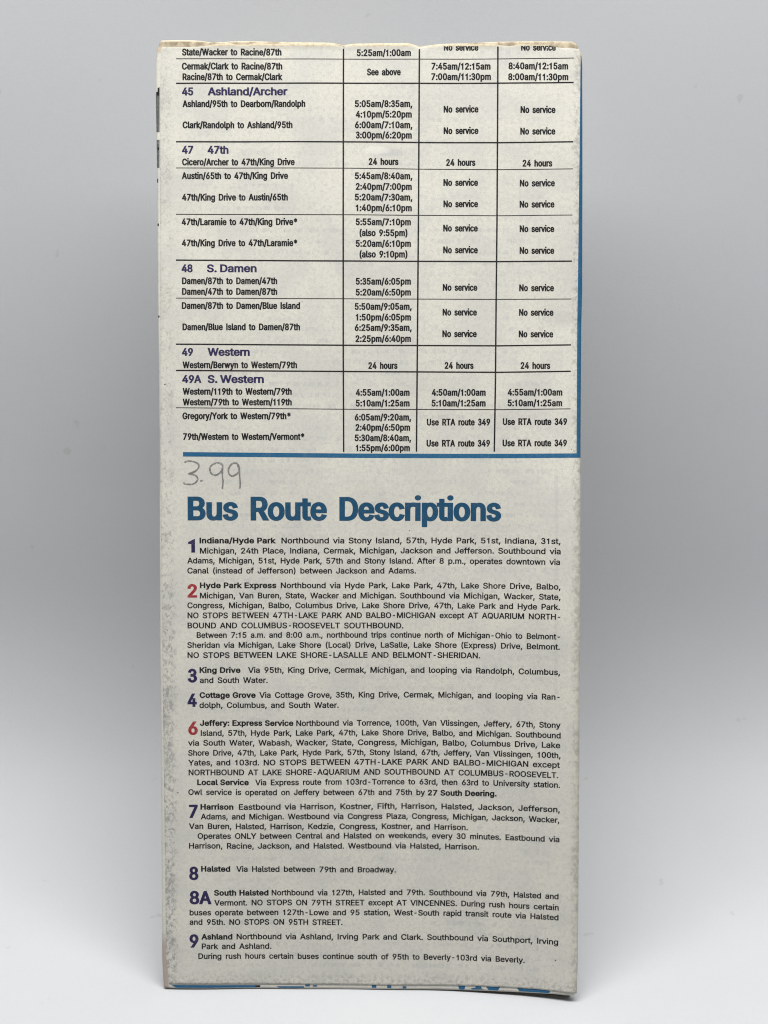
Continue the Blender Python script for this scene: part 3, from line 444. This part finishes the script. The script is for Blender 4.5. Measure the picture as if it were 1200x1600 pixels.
SHAPE_DATA = r'''
rule|0.13|-45.98,224.59 -5.64,224.49 30.89,224.47 48.58,224.58
rule|0.24|-46.02,218.82 -5.64,218.82 30.90,218.76 48.56,218.84
rule|0.24|-46.10,205.04 -5.66,205.01 30.95,204.73 48.50,204.84
rule|0.13|-46.14,198.84 -5.66,198.78 30.97,198.38 48.47,198.45
rule|0.13|-46.20,187.87 -5.68,187.74 31.01,187.48 48.42,187.56
rule|0.24|-46.27,176.98 -5.69,176.77 31.04,176.59 48.37,176.64
rule|0.13|-46.32,167.93 -5.70,167.78 31.07,167.60 48.33,167.66
rule|0.24|-46.39,156.94 -5.71,156.69 31.10,156.52 48.24,156.72
rule|0.24|-46.43,150.66 -5.72,150.42 31.11,150.18 48.18,150.41
rule|0.13|-46.48,141.73 -5.73,141.37 31.13,141.25 48.09,141.43
rule|0.28|-6.13,227.44 -6.24,190.10 -6.28,155.06 -6.20,131.12
rule|0.28|11.92,227.44 11.76,190.09 11.43,147.40 11.31,131.20
rule|0.28|30.57,227.37 30.50,187.78 30.20,147.38 29.97,131.21
bluebar|1.03|-44.85,130.55 -2.66,130.20 18.89,130.14 34.20,130.15 49.81,130.27
blueleft|0|50.32,225.24 50.20,221.64 49.98,193.00 49.84,170.25 49.77,162.63 49.52,132.06 49.50,131.14
pencil|0.42|-44.52,128.58 -43.78,128.89 -42.71,128.84 -41.63,128.51 -41.02,127.89 -41.25,127.12 -42.10,126.35 -43.49,125.86 -42.57,125.70 -41.72,125.35 -41.34,124.65 -41.73,123.88 -42.58,123.34 -43.66,123.34 -44.62,123.50 -44.67,123.88
pencil|0.42|-40.81,124.08 -40.42,124.19 -40.11,124.19
pencil|0.42|-35.20,127.35 -35.47,128.12 -36.39,128.47 -37.39,128.27 -38.25,127.58 -38.37,126.66 -37.95,125.81 -37.18,125.50 -36.25,125.89 -35.55,126.58 -35.24,127.24
pencil|0.42|-35.44,127.46 -35.38,125.12 -35.26,123.88 -35.42,122.19
pencil|0.42|-31.24,126.97 -31.62,128.12 -32.39,128.46 -33.24,128.12 -33.86,127.12 -33.91,126.20 -33.56,125.55 -32.94,125.30 -32.09,125.73 -31.47,126.27 -31.24,126.89
pencil|0.42|-31.80,128.12 -31.35,126.81 -31.25,125.12 -31.10,123.88 -31.24,122.27
speck|0.3|-49.12,147.28
speck|0.3|-46.57,48.38
speck|0.3|44.91,8.39
speck|0.18|44.32,7.17
speck|0.18|-16.12,167.20
speck|0.18|9.67,112.16
speck|0.18|-48.81,87.97
speck|0.18|-15.49,38.71
speck|0.18|18.87,141.26
speck|0.18|-20.37,183.87
speck|0.18|17.54,12.04
speck|0.18|48.31,131.75
front_left|0|-49.61,229.35 -49.77,227.55 -50.21,215.81 -50.30,193.13 -50.45,155.06 -50.54,132.05 -50.48,85.64 -50.27,54.41 -50.03,22.95 -49.94,7.14 -49.35,1.59 -49.22,-2.38
front_right|0|49.66,229.15 49.97,227.35 50.48,225.54 50.71,223.14 50.91,193.00 51.01,170.24 50.84,159.57 50.57,132.06 50.52,116.81 50.36,70.96 50.40,50.91 50.36,24.53 50.33,8.94 50.14,1.89 50.08,-0.47
front_bottom|0|-52.79,1.27 -49.35,1.27 -19.96,1.11 6.16,0.96 28.42,1.13 40.70,1.04 49.32,0.62 52.77,0.55
front_top|0|-51.29,227.55 -49.77,227.77 -49.16,227.85 -43.68,227.85 -40.64,227.91 -39.72,228.09 -38.81,228.06 -37.89,228.33 -35.81,228.55 -33.02,228.72 -32.11,228.42 -28.46,228.40 -27.70,228.72 -23.89,228.66 -15.98,228.69 -8.67,228.54 -6.13,227.92 -4.87,228.22 -3.29,228.37 3.50,228.45 9.40,228.48 11.26,227.84 12.33,227.69 14.91,228.03 17.57,228.28 23.28,228.41 29.05,228.51 30.57,228.38 31.78,227.98 33.91,228.00 35.12,228.36 39.37,228.33 39.98,228.11 41.04,228.29 42.70,228.08 44.22,227.66 46.34,227.48 48.76,227.36 49.82,227.20 51.34,226.73
inner_left|0|-49.76,229.35 -50.61,226.34 -50.87,224.09 -50.93,215.81 -50.71,193.13 -50.75,170.33 -50.60,153.53 -50.54,132.05 -50.76,85.64 -50.71,70.05 -50.70,54.41 -50.73,22.95 -50.72,7.14 -50.45,1.27 -50.00,-2.38
inner_right|0|49.21,229.15 49.98,226.14 50.37,223.14 50.54,193.00 50.67,170.25 50.35,132.06 50.14,70.95 50.03,8.92 49.62,1.85 49.48,-0.52
inner_bottom|0|-52.80,0.48 -49.36,0.24 -47.33,0.11 -19.96,0.00 6.16,-0.08 28.43,-0.02 39.18,-0.00 48.73,0.13 52.77,0.23
inner_top|0|-51.30,226.04 -50.53,226.95 -49.50,228.98 -44.43,229.11 -40.63,228.96 -37.59,228.57 -34.54,228.60 -32.26,228.84 -28.15,228.84 -8.67,228.39 -5.63,227.85 3.50,228.22 9.59,228.22 11.87,227.54 18.72,228.13 29.05,228.61 33.91,228.69 42.25,228.70 48.15,228.59 49.82,227.65 51.34,226.58
bluemark|0|-48.42,0.95 -27.78,0.79 -27.78,0.24 -47.33,0.25
bluemark|0|-22.77,0.54 -16.05,0.56 -16.05,0.16 -22.15,0.16
bluemark|0|-15.73,1.03 -14.64,1.03 -14.64,0.52 -15.74,0.52
bluemark|0|-13.86,0.79 -12.84,0.79 -12.84,0.48 -13.86,0.48
bluemark|0|0.53,1.11 1.62,1.11 1.62,0.27 0.53,0.27
bluemark|0|4.28,1.11 5.30,1.11 5.30,0.22 4.28,0.22
bluemark|0|8.03,0.65 8.97,0.66 8.97,0.12 8.03,0.11
bluemark|0|21.53,1.06 23.39,1.12 23.08,0.09 21.92,0.05
bluemark|0|24.71,0.54 25.79,0.66 25.79,1.21 27.03,1.26 27.34,0.48 28.04,0.29 24.86,0.20
bluemark|0|28.19,1.15 31.82,1.16 31.20,0.18 29.04,0.16
bluemark|0|35.66,1.20 44.04,1.26 43.44,0.20 36.43,0.22
blackmark|0|-27.78,0.79 -26.68,0.76 -26.84,0.32 -27.93,0.32
greymark|0|-50.91,216.41 -49.99,216.56 -50.05,207.35 -50.89,207.35
greymark|0|-50.83,205.54 -50.06,205.54 -50.11,198.89 -50.84,198.89
blackmark|0|-50.44,217.76 -49.98,217.92 -49.99,216.41 -50.45,216.26
blackmark|0|-50.87,216.86 -49.99,216.86 -50.00,215.96 -50.88,215.96
blackmark|0|-50.92,203.73 -50.15,203.73 -50.16,203.12 -50.92,203.12
blackmark|0|-50.80,196.31 -50.43,196.31 -50.44,195.40 -50.80,195.40
blackmark|0|-50.80,185.69 -50.35,185.69 -50.35,185.09 -50.81,185.09
blackmark|0|-50.79,163.77 -50.33,163.77 -50.34,163.31 -50.80,163.31
'''

# ------------------------------------------------------------------ helpers
def mesh_object(name, verts, faces, mat, parent=None, uvs=None, smooth=True):
    me = bpy.data.meshes.new(name)
    me.from_pydata([tuple(map(float, p)) for p in verts], [], [tuple(map(int, f)) for f in faces])
    if uvs is not None:
        lay = me.uv_layers.new(name='sheet')
        li = np.empty(len(me.loops), dtype=np.int32); me.loops.foreach_get('vertex_index', li)
        lay.data.foreach_set('uv', np.asarray(uvs, dtype=np.float32)[li].ravel())
    for m in (mat if isinstance(mat, (list, tuple)) else [mat]): me.materials.append(m)
    if smooth: me.polygons.foreach_set('use_smooth', [True] * len(me.polygons))
    me.update()
    o = bpy.data.objects.new(name, me); COL.objects.link(o)
    if parent: o.parent = parent
    return o

# ------------------------------------------------------------------ setting: seamless sweep
prof = []
for y in np.linspace(-1.3, SWEEP_Y, 30): prof.append((y, 0.0))
tilt = math.radians(3)
y1, z1, ns = SWEEP_Y, 0.0, 60
for i in range(ns):          # the bend eases in and out, like a sheet of plastic bowed up the back
    s_ = (i + 0.5) / ns
    a = (math.pi / 2 - tilt) * s_ * s_ * (3 - 2 * s_)
    y1 += SWEEP_LEN / ns * math.cos(a); z1 += SWEEP_LEN / ns * math.sin(a)
    prof.append((y1, z1))
for t in np.linspace(0, 0.75, 20)[1:]: prof.append((y1 + t * math.sin(tilt), z1 + t * math.cos(tilt)))
xs = np.linspace(-0.40, 0.75, 16)
V = [(x, y, z + FLOOR_Z) for (y, z) in prof for x in xs]
nx = len(xs)
F = [(j * nx + i, j * nx + i + 1, (j + 1) * nx + i + 1, (j + 1) * nx + i) for j in range(len(prof) - 1) for i in range(nx - 1)]
sweep = mesh_object('backdrop', V, F, M['sweep'])
sweep['kind'] = 'structure'
sweep['label'] = 'seamless pale grey backdrop sweeping down into a white floor'

# ------------------------------------------------------------------ the sheet surface (u across, v up, w out; mm)
HALF = 50.8
def smooth01(t): t = np.clip(t, 0, 1); return t * t * (3 - 2 * t)
def swell(u, v):
    a = 0.85 + 4.65 * smooth01((172 - v) / (172 - 82))
    t = np.clip((u - 4.0) / (HALF - 4.0), 0, 1.05)
    return a * t ** 2
def ripple(u, v):
    r = 0.15 * np.sin(u * 0.11 + 0.6 + 0.012 * v) * np.sin(v * 0.065 + 1.1)
    r = r + 0.07 * np.sin(u * 0.27 - v * 0.09) + 0.04 * np.sin(v * 0.21 + u * 0.05)
    # pinch crease at the right edge
    r = r - 0.22 * np.exp(-((v - 161.5 - 0.10 * (u - 48)) / 2.0) ** 2) * smooth01((u - 39) / 10)
    # shallow horizontal fold memory
    r = r + 0.10 * np.exp(-((v - 124) / 9) ** 2)
    return r
def place(u, v, w):
    """sheet coordinates in mm to world metres"""
    W = swell(u, v) + w
    s, c_ = math.sin(LEAN), math.cos(LEAN)
    return np.stack([u, v * s - W * c_, v * c_ + W * s], -1) * MM

def parse(p): return np.array([[float(x) for x in q.split(',')] for q in p.split()])
SHAPES = []
for row in SHAPE_DATA.strip().split('\n'):
    n_, th, p = row.split('|'); SHAPES.append((n_, float(th), parse(p)))
EDGE = {n_: p for n_, th, p in SHAPES if '_' in n_}

def roll(e, r):
    e = np.clip(e, 0, r); return -(r - np.sqrt(np.maximum(r * r - (r - e) ** 2, 0)))
FRONT_ROLL = dict(l=0.7, r=1.3, t=1.0)
def curve_v(p, v):      # u of a side edge at height v
    q = p[np.argsort(p[:, 1])]; return np.interp(v, q[:, 1], q[:, 0])
def curve_u(p, u):
    q = p[np.argsort(p[:, 0])]; return np.interp(u, q[:, 0], q[:, 1])

def sheet_w(u, v, prefix, rolls, depth):
    w = depth + ripple(u, v)
    el = u - curve_v(EDGE[prefix + '_left'], v); er = curve_v(EDGE[prefix + '_right'], v) - u
    et = curve_u(EDGE[prefix + '_top'], u) - v
    return w + roll(el, rolls['l']) + roll(er, rolls['r']) + roll(et, rolls['t'])

def axis(n, lo, hi, fine_lo, fine_hi):
    mid = np.linspace(fine_lo, 1 - fine_hi, n)
    a = fine_lo * (1 - np.cos(np.linspace(0, math.pi / 2, lo))) if lo else np.array([])
    b = 1 - fine_hi * (1 - np.cos(np.linspace(math.pi / 2, 0, hi))) if hi else np.array([])
    return np.unique(np.round(np.concatenate([a, mid, b, [0, 1]]), 7))

def build_sheet(name, prefix, depth, thick, rolls, mat, parent, inset=(0, 0, 0, 0), rag=0.0, seed=0, n=(90, 190)):
    su = axis(n[0], 8, 10, 0.014, 0.016); sv = axis(n[1], 0, 8, 0.002, 0.008)
    rnd = random.Random(seed)
    u0 = np.linspace(-HALF, HALF, len(su)); U = np.zeros((len(sv), len(su))); Vv = U.copy()
    L, Rr = EDGE[prefix + '_left'], EDGE[prefix + '_right']; B, Tt = EDGE[prefix + '_bottom'], EDGE[prefix + '_top']
    off = rnd.uniform(0, 100)
    for j, t in enumerate(sv):
        for it in range(2):
            uu = u0 if it == 0 else U[j]
            vb = curve_u(B, uu) + inset[2] - (0.364 * swell(uu, 0 * uu) if depth < -2 else 0); vt = curve_u(Tt, uu) - inset[3]
            if rag:
                vt = vt + rag * np.array([noise.noise((x * 0.35 + off, seed, 0)) + 0.6 * noise.noise((x * 1.6 + off, seed, 4)) for x in uu])
                vb = vb + 0.35 * rag * np.array([noise.noise((x * 0.5 + off, seed, 9)) for x in uu])
            vv = vb + (vt - vb) * t
            ul = curve_v(L, vv) + inset[0]; ur = curve_v(Rr, vv) - inset[1]
            U[j] = ul + (ur - ul) * su
        Vv[j] = vv
    if any(inset) or rag:
        w = depth + ripple(U, Vv) * 0.6
        e_l = (U - U[:, :1]); e_r = (U[:, -1:] - U); e_t = Vv[-1:, :] - Vv
        w = w + roll(e_l, rolls['l']) + roll(e_r, rolls['r']) + roll(e_t, rolls['t'])
    else:
        w = sheet_w(U, Vv, prefix, rolls, depth)
    nj, ni = U.shape
    front = place(U, Vv, w).reshape(-1, 3); back = place(U, Vv, w - thick).reshape(-1, 3)
    uv = np.stack([U, Vv], -1).reshape(-1, 2) / 100.0
    N = nj * ni
    ii = lambda j, i: j * ni + i
    F = []
    for j in range(nj - 1):
        for i in range(ni - 1):
            F.append((ii(j, i), ii(j, i + 1), ii(j + 1, i + 1), ii(j + 1, i)))
            F.append((N + ii(j, i), N + ii(j + 1, i), N + ii(j + 1, i + 1), N + ii(j, i + 1)))
    rim = [ii(0, i) for i in range(ni)] + [ii(j, ni - 1) for j in range(1, nj)] + [ii(nj - 1, i) for i in range(ni - 2, -1, -1)] + [ii(j, 0) for j in range(nj - 2, 0, -1)]
    for a, b in zip(rim, rim[1:] + rim[:1]): F.append((a, N + a, N + b, b))
    return mesh_object(name, np.vstack([front, back]), F, mat, parent, np.vstack([uv, uv]))

# ------------------------------------------------------------------ the folded timetable leaflet
leaflet = bpy.data.objects.new('folded_leaflet', None); COL.objects.link(leaflet)
leaflet['label'] = 'tall folded bus timetable leaflet of aged cream paper standing on the white floor'
leaflet['category'] = 'leaflet'

INNER_DEPTH = -0.15
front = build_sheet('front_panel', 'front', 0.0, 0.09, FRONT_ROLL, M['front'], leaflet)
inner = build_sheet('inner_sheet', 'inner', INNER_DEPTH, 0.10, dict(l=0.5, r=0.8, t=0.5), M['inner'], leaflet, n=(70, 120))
rr = random.Random(4)
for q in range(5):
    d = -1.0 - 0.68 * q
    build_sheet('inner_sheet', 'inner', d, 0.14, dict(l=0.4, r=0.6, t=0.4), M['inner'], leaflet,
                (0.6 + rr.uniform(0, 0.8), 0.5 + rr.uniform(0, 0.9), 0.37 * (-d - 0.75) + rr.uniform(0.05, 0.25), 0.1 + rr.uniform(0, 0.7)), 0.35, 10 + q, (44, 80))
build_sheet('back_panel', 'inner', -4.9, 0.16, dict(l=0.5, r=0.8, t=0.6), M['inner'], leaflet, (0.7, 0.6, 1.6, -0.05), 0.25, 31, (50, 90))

# ------------------------------------------------------------------ printing
GL = {}
for row in GLYPH_DATA.strip('\n').split('\n'):
    ch, adv, body = row[0], *row[2:].split('|', 1)
    cons = []
    for sp in body.split(';'):
        if sp: cons.append([[int(x) for x in p.split(',')] for p in sp.split(' ')])
    GL[ch] = (int(adv), cons)

def flatten(con, seg):
    pts = []
    n = len(con)
    for i, P in enumerate(con):
        p0 = np.array(P[:2], float); p3 = np.array(con[(i + 1) % n][:2], float)
        pts.append(p0)
        if len(P) == 6:
            p1 = np.array(P[2:4], float); p2 = np.array(P[4:6], float)
            for t in np.linspace(0, 1, seg + 1)[1:-1]:
                pts.append((1 - t) ** 3 * p0 + 3 * (1 - t) ** 2 * t * p1 + 3 * (1 - t) * t * t * p2 + t ** 3 * p3)
    out = [pts[0]]
    for p in pts[1:]:
        if np.hypot(*(p - out[-1])) > 0.5: out.append(p)
    if np.hypot(*(out[0] - out[-1])) < 0.5: out.pop()
    return np.array(out)
def area2(p): return float(np.sum(p[:, 0] * np.roll(p[:, 1], -1) - np.roll(p[:, 0], -1) * p[:, 1]))
def embolden(p, d):
    a = p - np.roll(p, 1, 0); b = np.roll(p, -1, 0) - p
    a /= np.maximum(np.hypot(a[:, 0], a[:, 1]), 1e-6)[:, None]; b /= np.maximum(np.hypot(b[:, 0], b[:, 1]), 1e-6)[:, None]
    na = np.stack([-a[:, 1], a[:, 0]], -1); nb = np.stack([-b[:, 1], b[:, 0]], -1)
    m = na + nb; den = np.maximum(1 + np.sum(na * nb, 1), 0.35)
    return p + d * m / den[:, None] * np.array([1.0, 0.6])       # stems gain more than crossbars
def winding(c, poly):
    a = poly; b = np.roll(poly, -1, 0)
    up = (a[:, 1] <= c[1]) & (b[:, 1] > c[1]); dn = (a[:, 1] > c[1]) & (b[:, 1] <= c[1])
    side = (b[:, 0] - a[:, 0]) * (c[1] - a[:, 1]) - (c[0] - a[:, 0]) * (b[:, 1] - a[:, 1])
    return int(np.sum(up & (side > 0)) - np.sum(dn & (side < 0)))
GCACHE = {}
def glyph(ch, xs, bold, seg):
    key = (ch, round(xs, 3), bold, seg)
    if key in GCACHE: return GCACHE[key]
    adv, cons = GL[ch]
    loops, ed, k0 = [], [], 0
    for con in cons:
        p = flatten(con, seg) * np.array([xs, 1.0])
        if ch in 'ij' and p[:, 1].min() > 780: p[:, 1] += 0.9 * bold      # keep the dot clear of the thickened stem
        if ch == '-': p[:, 0] = p[:, 0].mean() + (p[:, 0] - p[:, 0].mean()) * 0.72
        p = embolden(p, bold)
        p[:, 1] = p[:, 1] * (1000 - 1.2 * bold) / 1000 + 0.6 * bold
        loops.append(p)
        ed += [(k0 + i, k0 + (i + 1) % len(p)) for i in range(len(p))]; k0 += len(p)
    res = delaunay_2d_cdt([Vector((x, y)) for p in loops for x, y in p], ed, [], 0, 1e-3)
    va = np.array([(q.x, q.y, 0.0) for q in res[0]]); tris = []
    for t in res[2]:
        c0 = va[list(t)].mean(0)[:2]
        if sum(winding(c0, p) for p in loops) != 0: tris.append(tuple(t))
    for i, t in enumerate(tris):
        a, b, c_ = va[list(t)][:, :2]
        if (b[0] - a[0]) * (c_[1] - a[1]) - (b[1] - a[1]) * (c_[0] - a[0]) < 0: tris[i] = t[::-1]
    GCACHE[key] = (adv * xs, va, tris)
    return GCACHE[key]

# style: cap height mm, x-scale or None (fit), word space (in caps), bold, curve steps, tracking bias
STY = dict(T=(1.61, None, 0.46, 62, 2), R=(1.88, None, 0.34, 66, 3), B=(1.39, None, 0.42, 72, 2),
           N=(1.39, 0.86, None, 40, 2), K=(3.26, None, 0.3, 62, 5), H=(5.76, None, 0.3, 62, 8))
class Print:
    def __init__(s): s.v, s.f, s.n = [], [], 0
    def add(s, va, tris):
        s.v.append(va); s.f += [tuple(i + s.n for i in t) for t in tris]; s.n += len(va)
    def build(s, name, mat, label=None):
        P = np.vstack(s.v)
        P[:, 1] = np.minimum(P[:, 1], 227.5)          # the print is cut off by the worn fold at the head
        w = sheet_w(P[:, 0], P[:, 1], 'front', FRONT_ROLL, 0.0) + 0.035 + P[:, 2]
        o = mesh_object(name, place(P[:, 0], P[:, 1], w), s.f, mat, front, P[:, :2] / 100.0)
        if label: o['label'] = label
        return o
    def text(s, sty, txt, ul, ur, vl, vr):
        cap, xs, sp, bold, seg = STY[sty[0]]
        W = (ur - ul) / cap * 1000
        letters = [c for c in txt if c != ' ']; n = txt.count(' ')
        # visible width: first left bearing and last right bearing fall outside
        g = sum(GL[c][0] for c in letters)
        def bearing(c, side):
            xs_ = [p[0] for con in GL[c][1] for p in con]
            return min(xs_) if side == 0 else GL[c][0] - max(xs_)
        lb, rb = bearing(txt[0], 0), bearing(txt[-1], 1)
        g0 = g - lb - rb
        if sty[0] == 'N':
            if n == 0: xs = W / g0; spc = 0
            else:
                W -= 2 * bold; spc = (W - xs * g0) / n
                if spc < 260: spc = 260; xs = (W - n * spc) / g0
                if spc > 640: spc = 640; xs = (W - n * spc) / g0
        else:
            spc = sp * 1000; W -= 2 * bold; xs = (W - n * spc) / g0
        gs = xs if sty[0] == 'N' else xs * (0.94 if sty[0] in 'TB' else 1.0)
        gs = round(gs, 2)
        x = bold - lb * xs
        ang = (vr - vl) / (ur - ul)
        jit = random.Random(hash(txt) % 1000 if False else len(txt))
        for c in txt:
            if c == ' ': x += spc; continue
            adv, va, tris = glyph(c, gs, bold, seg)
            a = GL[c][0] * xs
            px = x + (a - adv) / 2
            if len(va):
                q = np.empty_like(va)
                q[:, 0] = ul + (px + va[:, 0]) * cap / 1000
                q[:, 1] = vl + (q[:, 0] - ul) * ang + va[:, 1] * cap / 1000
                q[:, 2] = va[:, 2]
                s.add(q, tris)
            x += a
    def ribbon(s, pts, th, step=0.8, lift=0.0, taper=False):
        pts = np.asarray(pts)
        seglen = np.hypot(*np.diff(pts, axis=0).T); L = np.concatenate([[0], np.cumsum(seglen)])
        m = max(2, int(L[-1] / step) + 1); t = np.linspace(0, L[-1], m)
        P = np.stack([np.interp(t, L, pts[:, 0]), np.interp(t, L, pts[:, 1])], -1)
        d = np.gradient(P, axis=0); d /= np.maximum(np.hypot(d[:, 0], d[:, 1]), 1e-9)[:, None]
        nrm = np.stack([-d[:, 1], d[:, 0]], -1)
        hw = np.full(m, th / 2)
        if taper:
            r_ = np.array([noise.noise((x * 0.9, th, P[0, 0])) for x in t]); hw = hw * (0.95 + 0.35 * r_)
            hw[0] *= 0.4; hw[-1] *= 0.35
        rows = 5 if th > 0.6 else 1
        ks = np.linspace(-1, 1, rows + 1)
        va = np.concatenate([np.column_stack([P + nrm * (hw * k_)[:, None], np.full(m, lift)]) for k_ in ks])
        f = []
        for r in range(rows):
            for i in range(m - 1): f.append((r * m + i, r * m + i + 1, (r + 1) * m + i + 1, (r + 1) * m + i))
        s.add(va, f)
    def dot(s, c, r):
        a = np.linspace(0, 2 * math.pi, 9)[:-1]
        s.add(np.column_stack([c[0] + r * np.cos(a) * (1 + 0.2 * np.sin(3 * a)), c[1] + r * np.sin(a), 0 * a]), [tuple(range(8))])

groups = {}
for row in TEXT_DATA.strip().split('\n'):
    g, sty, txt, co = row.split('|')
    ul, ur, vl, vr = map(float, co.split(','))
    groups.setdefault(g, []).append((sty, txt, ul, ur, vl, vr))

def ink_of(sty): return {'Kr': 'red', 'Kp': 'purple', 'R': 'purple', 'H': 'title'}.get(sty, 'black')
def catmull(p, n=8):
    q = np.vstack([2 * p[0] - p[1], p, 2 * p[-1] - p[-2]]); out = []
    for i in range(1, len(q) - 2):
        for t in np.linspace(0, 1, n, endpoint=False):
            a, b, c_, d = q[i - 1:i + 3]
            out.append(0.5 * (2 * b + (c_ - a) * t + (2 * a - 5 * b + 4 * c_ - d) * t * t + (3 * b - a - 3 * c_ + d) * t ** 3))
    out.append(p[-1]); return np.array(out)

# ghost of the timetable grid lines first, then lettering
pr = Print()
for n_, th, p in SHAPES:
    if n_ == 'rule': pr.ribbon(p, th * 1.25, 0.8, 0.004 if th < 0.2 else (0.008 if th < 0.26 else 0.012))
pr.build('ruled_lines', M['black'])
pr = Print()
for n_, th, p in SHAPES:
    if n_ == 'bluebar': pr.ribbon(p, th, 0.5, 0.0)
p = [p for n_, th, p in SHAPES if n_ == 'blueleft'][0]
vs = np.linspace(p[0, 1], 129.75, 240)
ul_ = curve_v(p, vs); ur_ = curve_v(EDGE['front_right'], vs) - 0.004
ul_ = np.minimum(ul_, ur_ - 0.02)
tt = 1 - (1 - np.linspace(0, 1, 12)) ** 2
va = np.array([[a + (b - a) * t, v_, 0.004] for v_, a, b in zip(vs, ul_, ur_) for t in tt])
pr.add(va, [(j * 12 + i, (j + 1) * 12 + i, (j + 1) * 12 + i + 1, j * 12 + i + 1) for j in range(len(vs) - 1) for i in range(11)])
pr.build('blue_border', M['blue'])

for g, rows in groups.items():
    pr = Print()
    for r in rows: pr.text(*r)
    if g == 'timetable': pr.build('timetable_text', M['black'])
    elif g == 'heading': pr.build('heading', M['title'])
    elif g.startswith('name'): pr.build('route_name', M['purple'])
    elif g.startswith('num'): pr.build('route_number', M[ink_of(rows[0][0])], 'red route number' if rows[0][0] == 'Kr' else None)
    else: pr.build('route_paragraph', M['black'])

pr = Print()
for i, (n_, th, p) in enumerate([s_ for s_ in SHAPES if s_[0] == 'pencil']):
    pr.ribbon(catmull(p), th, 0.15, 0.003 * i, True)
pr.build('handwritten_price', M['pencil'], 'handwritten pencil price')
for n_, th, p in SHAPES:
    if n_ == 'speck':
        pr = Print(); pr.dot(p[0], th / 2); pr.build('ink_speck', M['black'])

# strips of print peeping out on the sheet behind
def mark(p, name, mat, lift):
    tri = tessellate_polygon([[Vector((x, y, 0)) for x, y in p]])
    bm = bmesh.new(); vs_ = [bm.verts.new((x, y, 0)) for x, y in p]
    for t in tri:
        try: bm.faces.new([vs_[i] for i in t])
        except ValueError: pass
    span = max(np.ptp(p[:, 0]), np.ptp(p[:, 1]))
    bmesh.ops.subdivide_edges(bm, edges=bm.edges, cuts=max(2, int(span / 0.7)), use_grid_fill=True)
    bm.verts.index_update(); bm.normal_update()
    P = np.array([(v_.co.x, v_.co.y) for v_ in bm.verts])
    F = [[v_.index for v_ in (f.verts if f.normal.z > 0 else reversed(f.verts))] for f in bm.faces]
    bm.free()
    P[:, 0] = np.maximum(P[:, 0], curve_v(EDGE['inner_left'], P[:, 1]) + 0.01)
    P[:, 1] = np.maximum(P[:, 1], curve_u(EDGE['inner_bottom'], P[:, 0]) + 0.005)
    w = sheet_w(P[:, 0], P[:, 1], 'inner', dict(l=0.5, r=0.8, t=0.5), INNER_DEPTH) + lift
    return mesh_object(name, place(P[:, 0], P[:, 1], w), F, mat, inner, P / 100.0)
for n_, th, p in SHAPES:
    if n_ == 'bluemark': mark(p, 'blue_lettering', M['blue'], 0.03)
    elif n_ == 'greymark': mark(p, 'grey_printing', M['grey'], 0.03)
    elif n_ == 'blackmark': mark(p, 'black_printing', M['black'], 0.045)
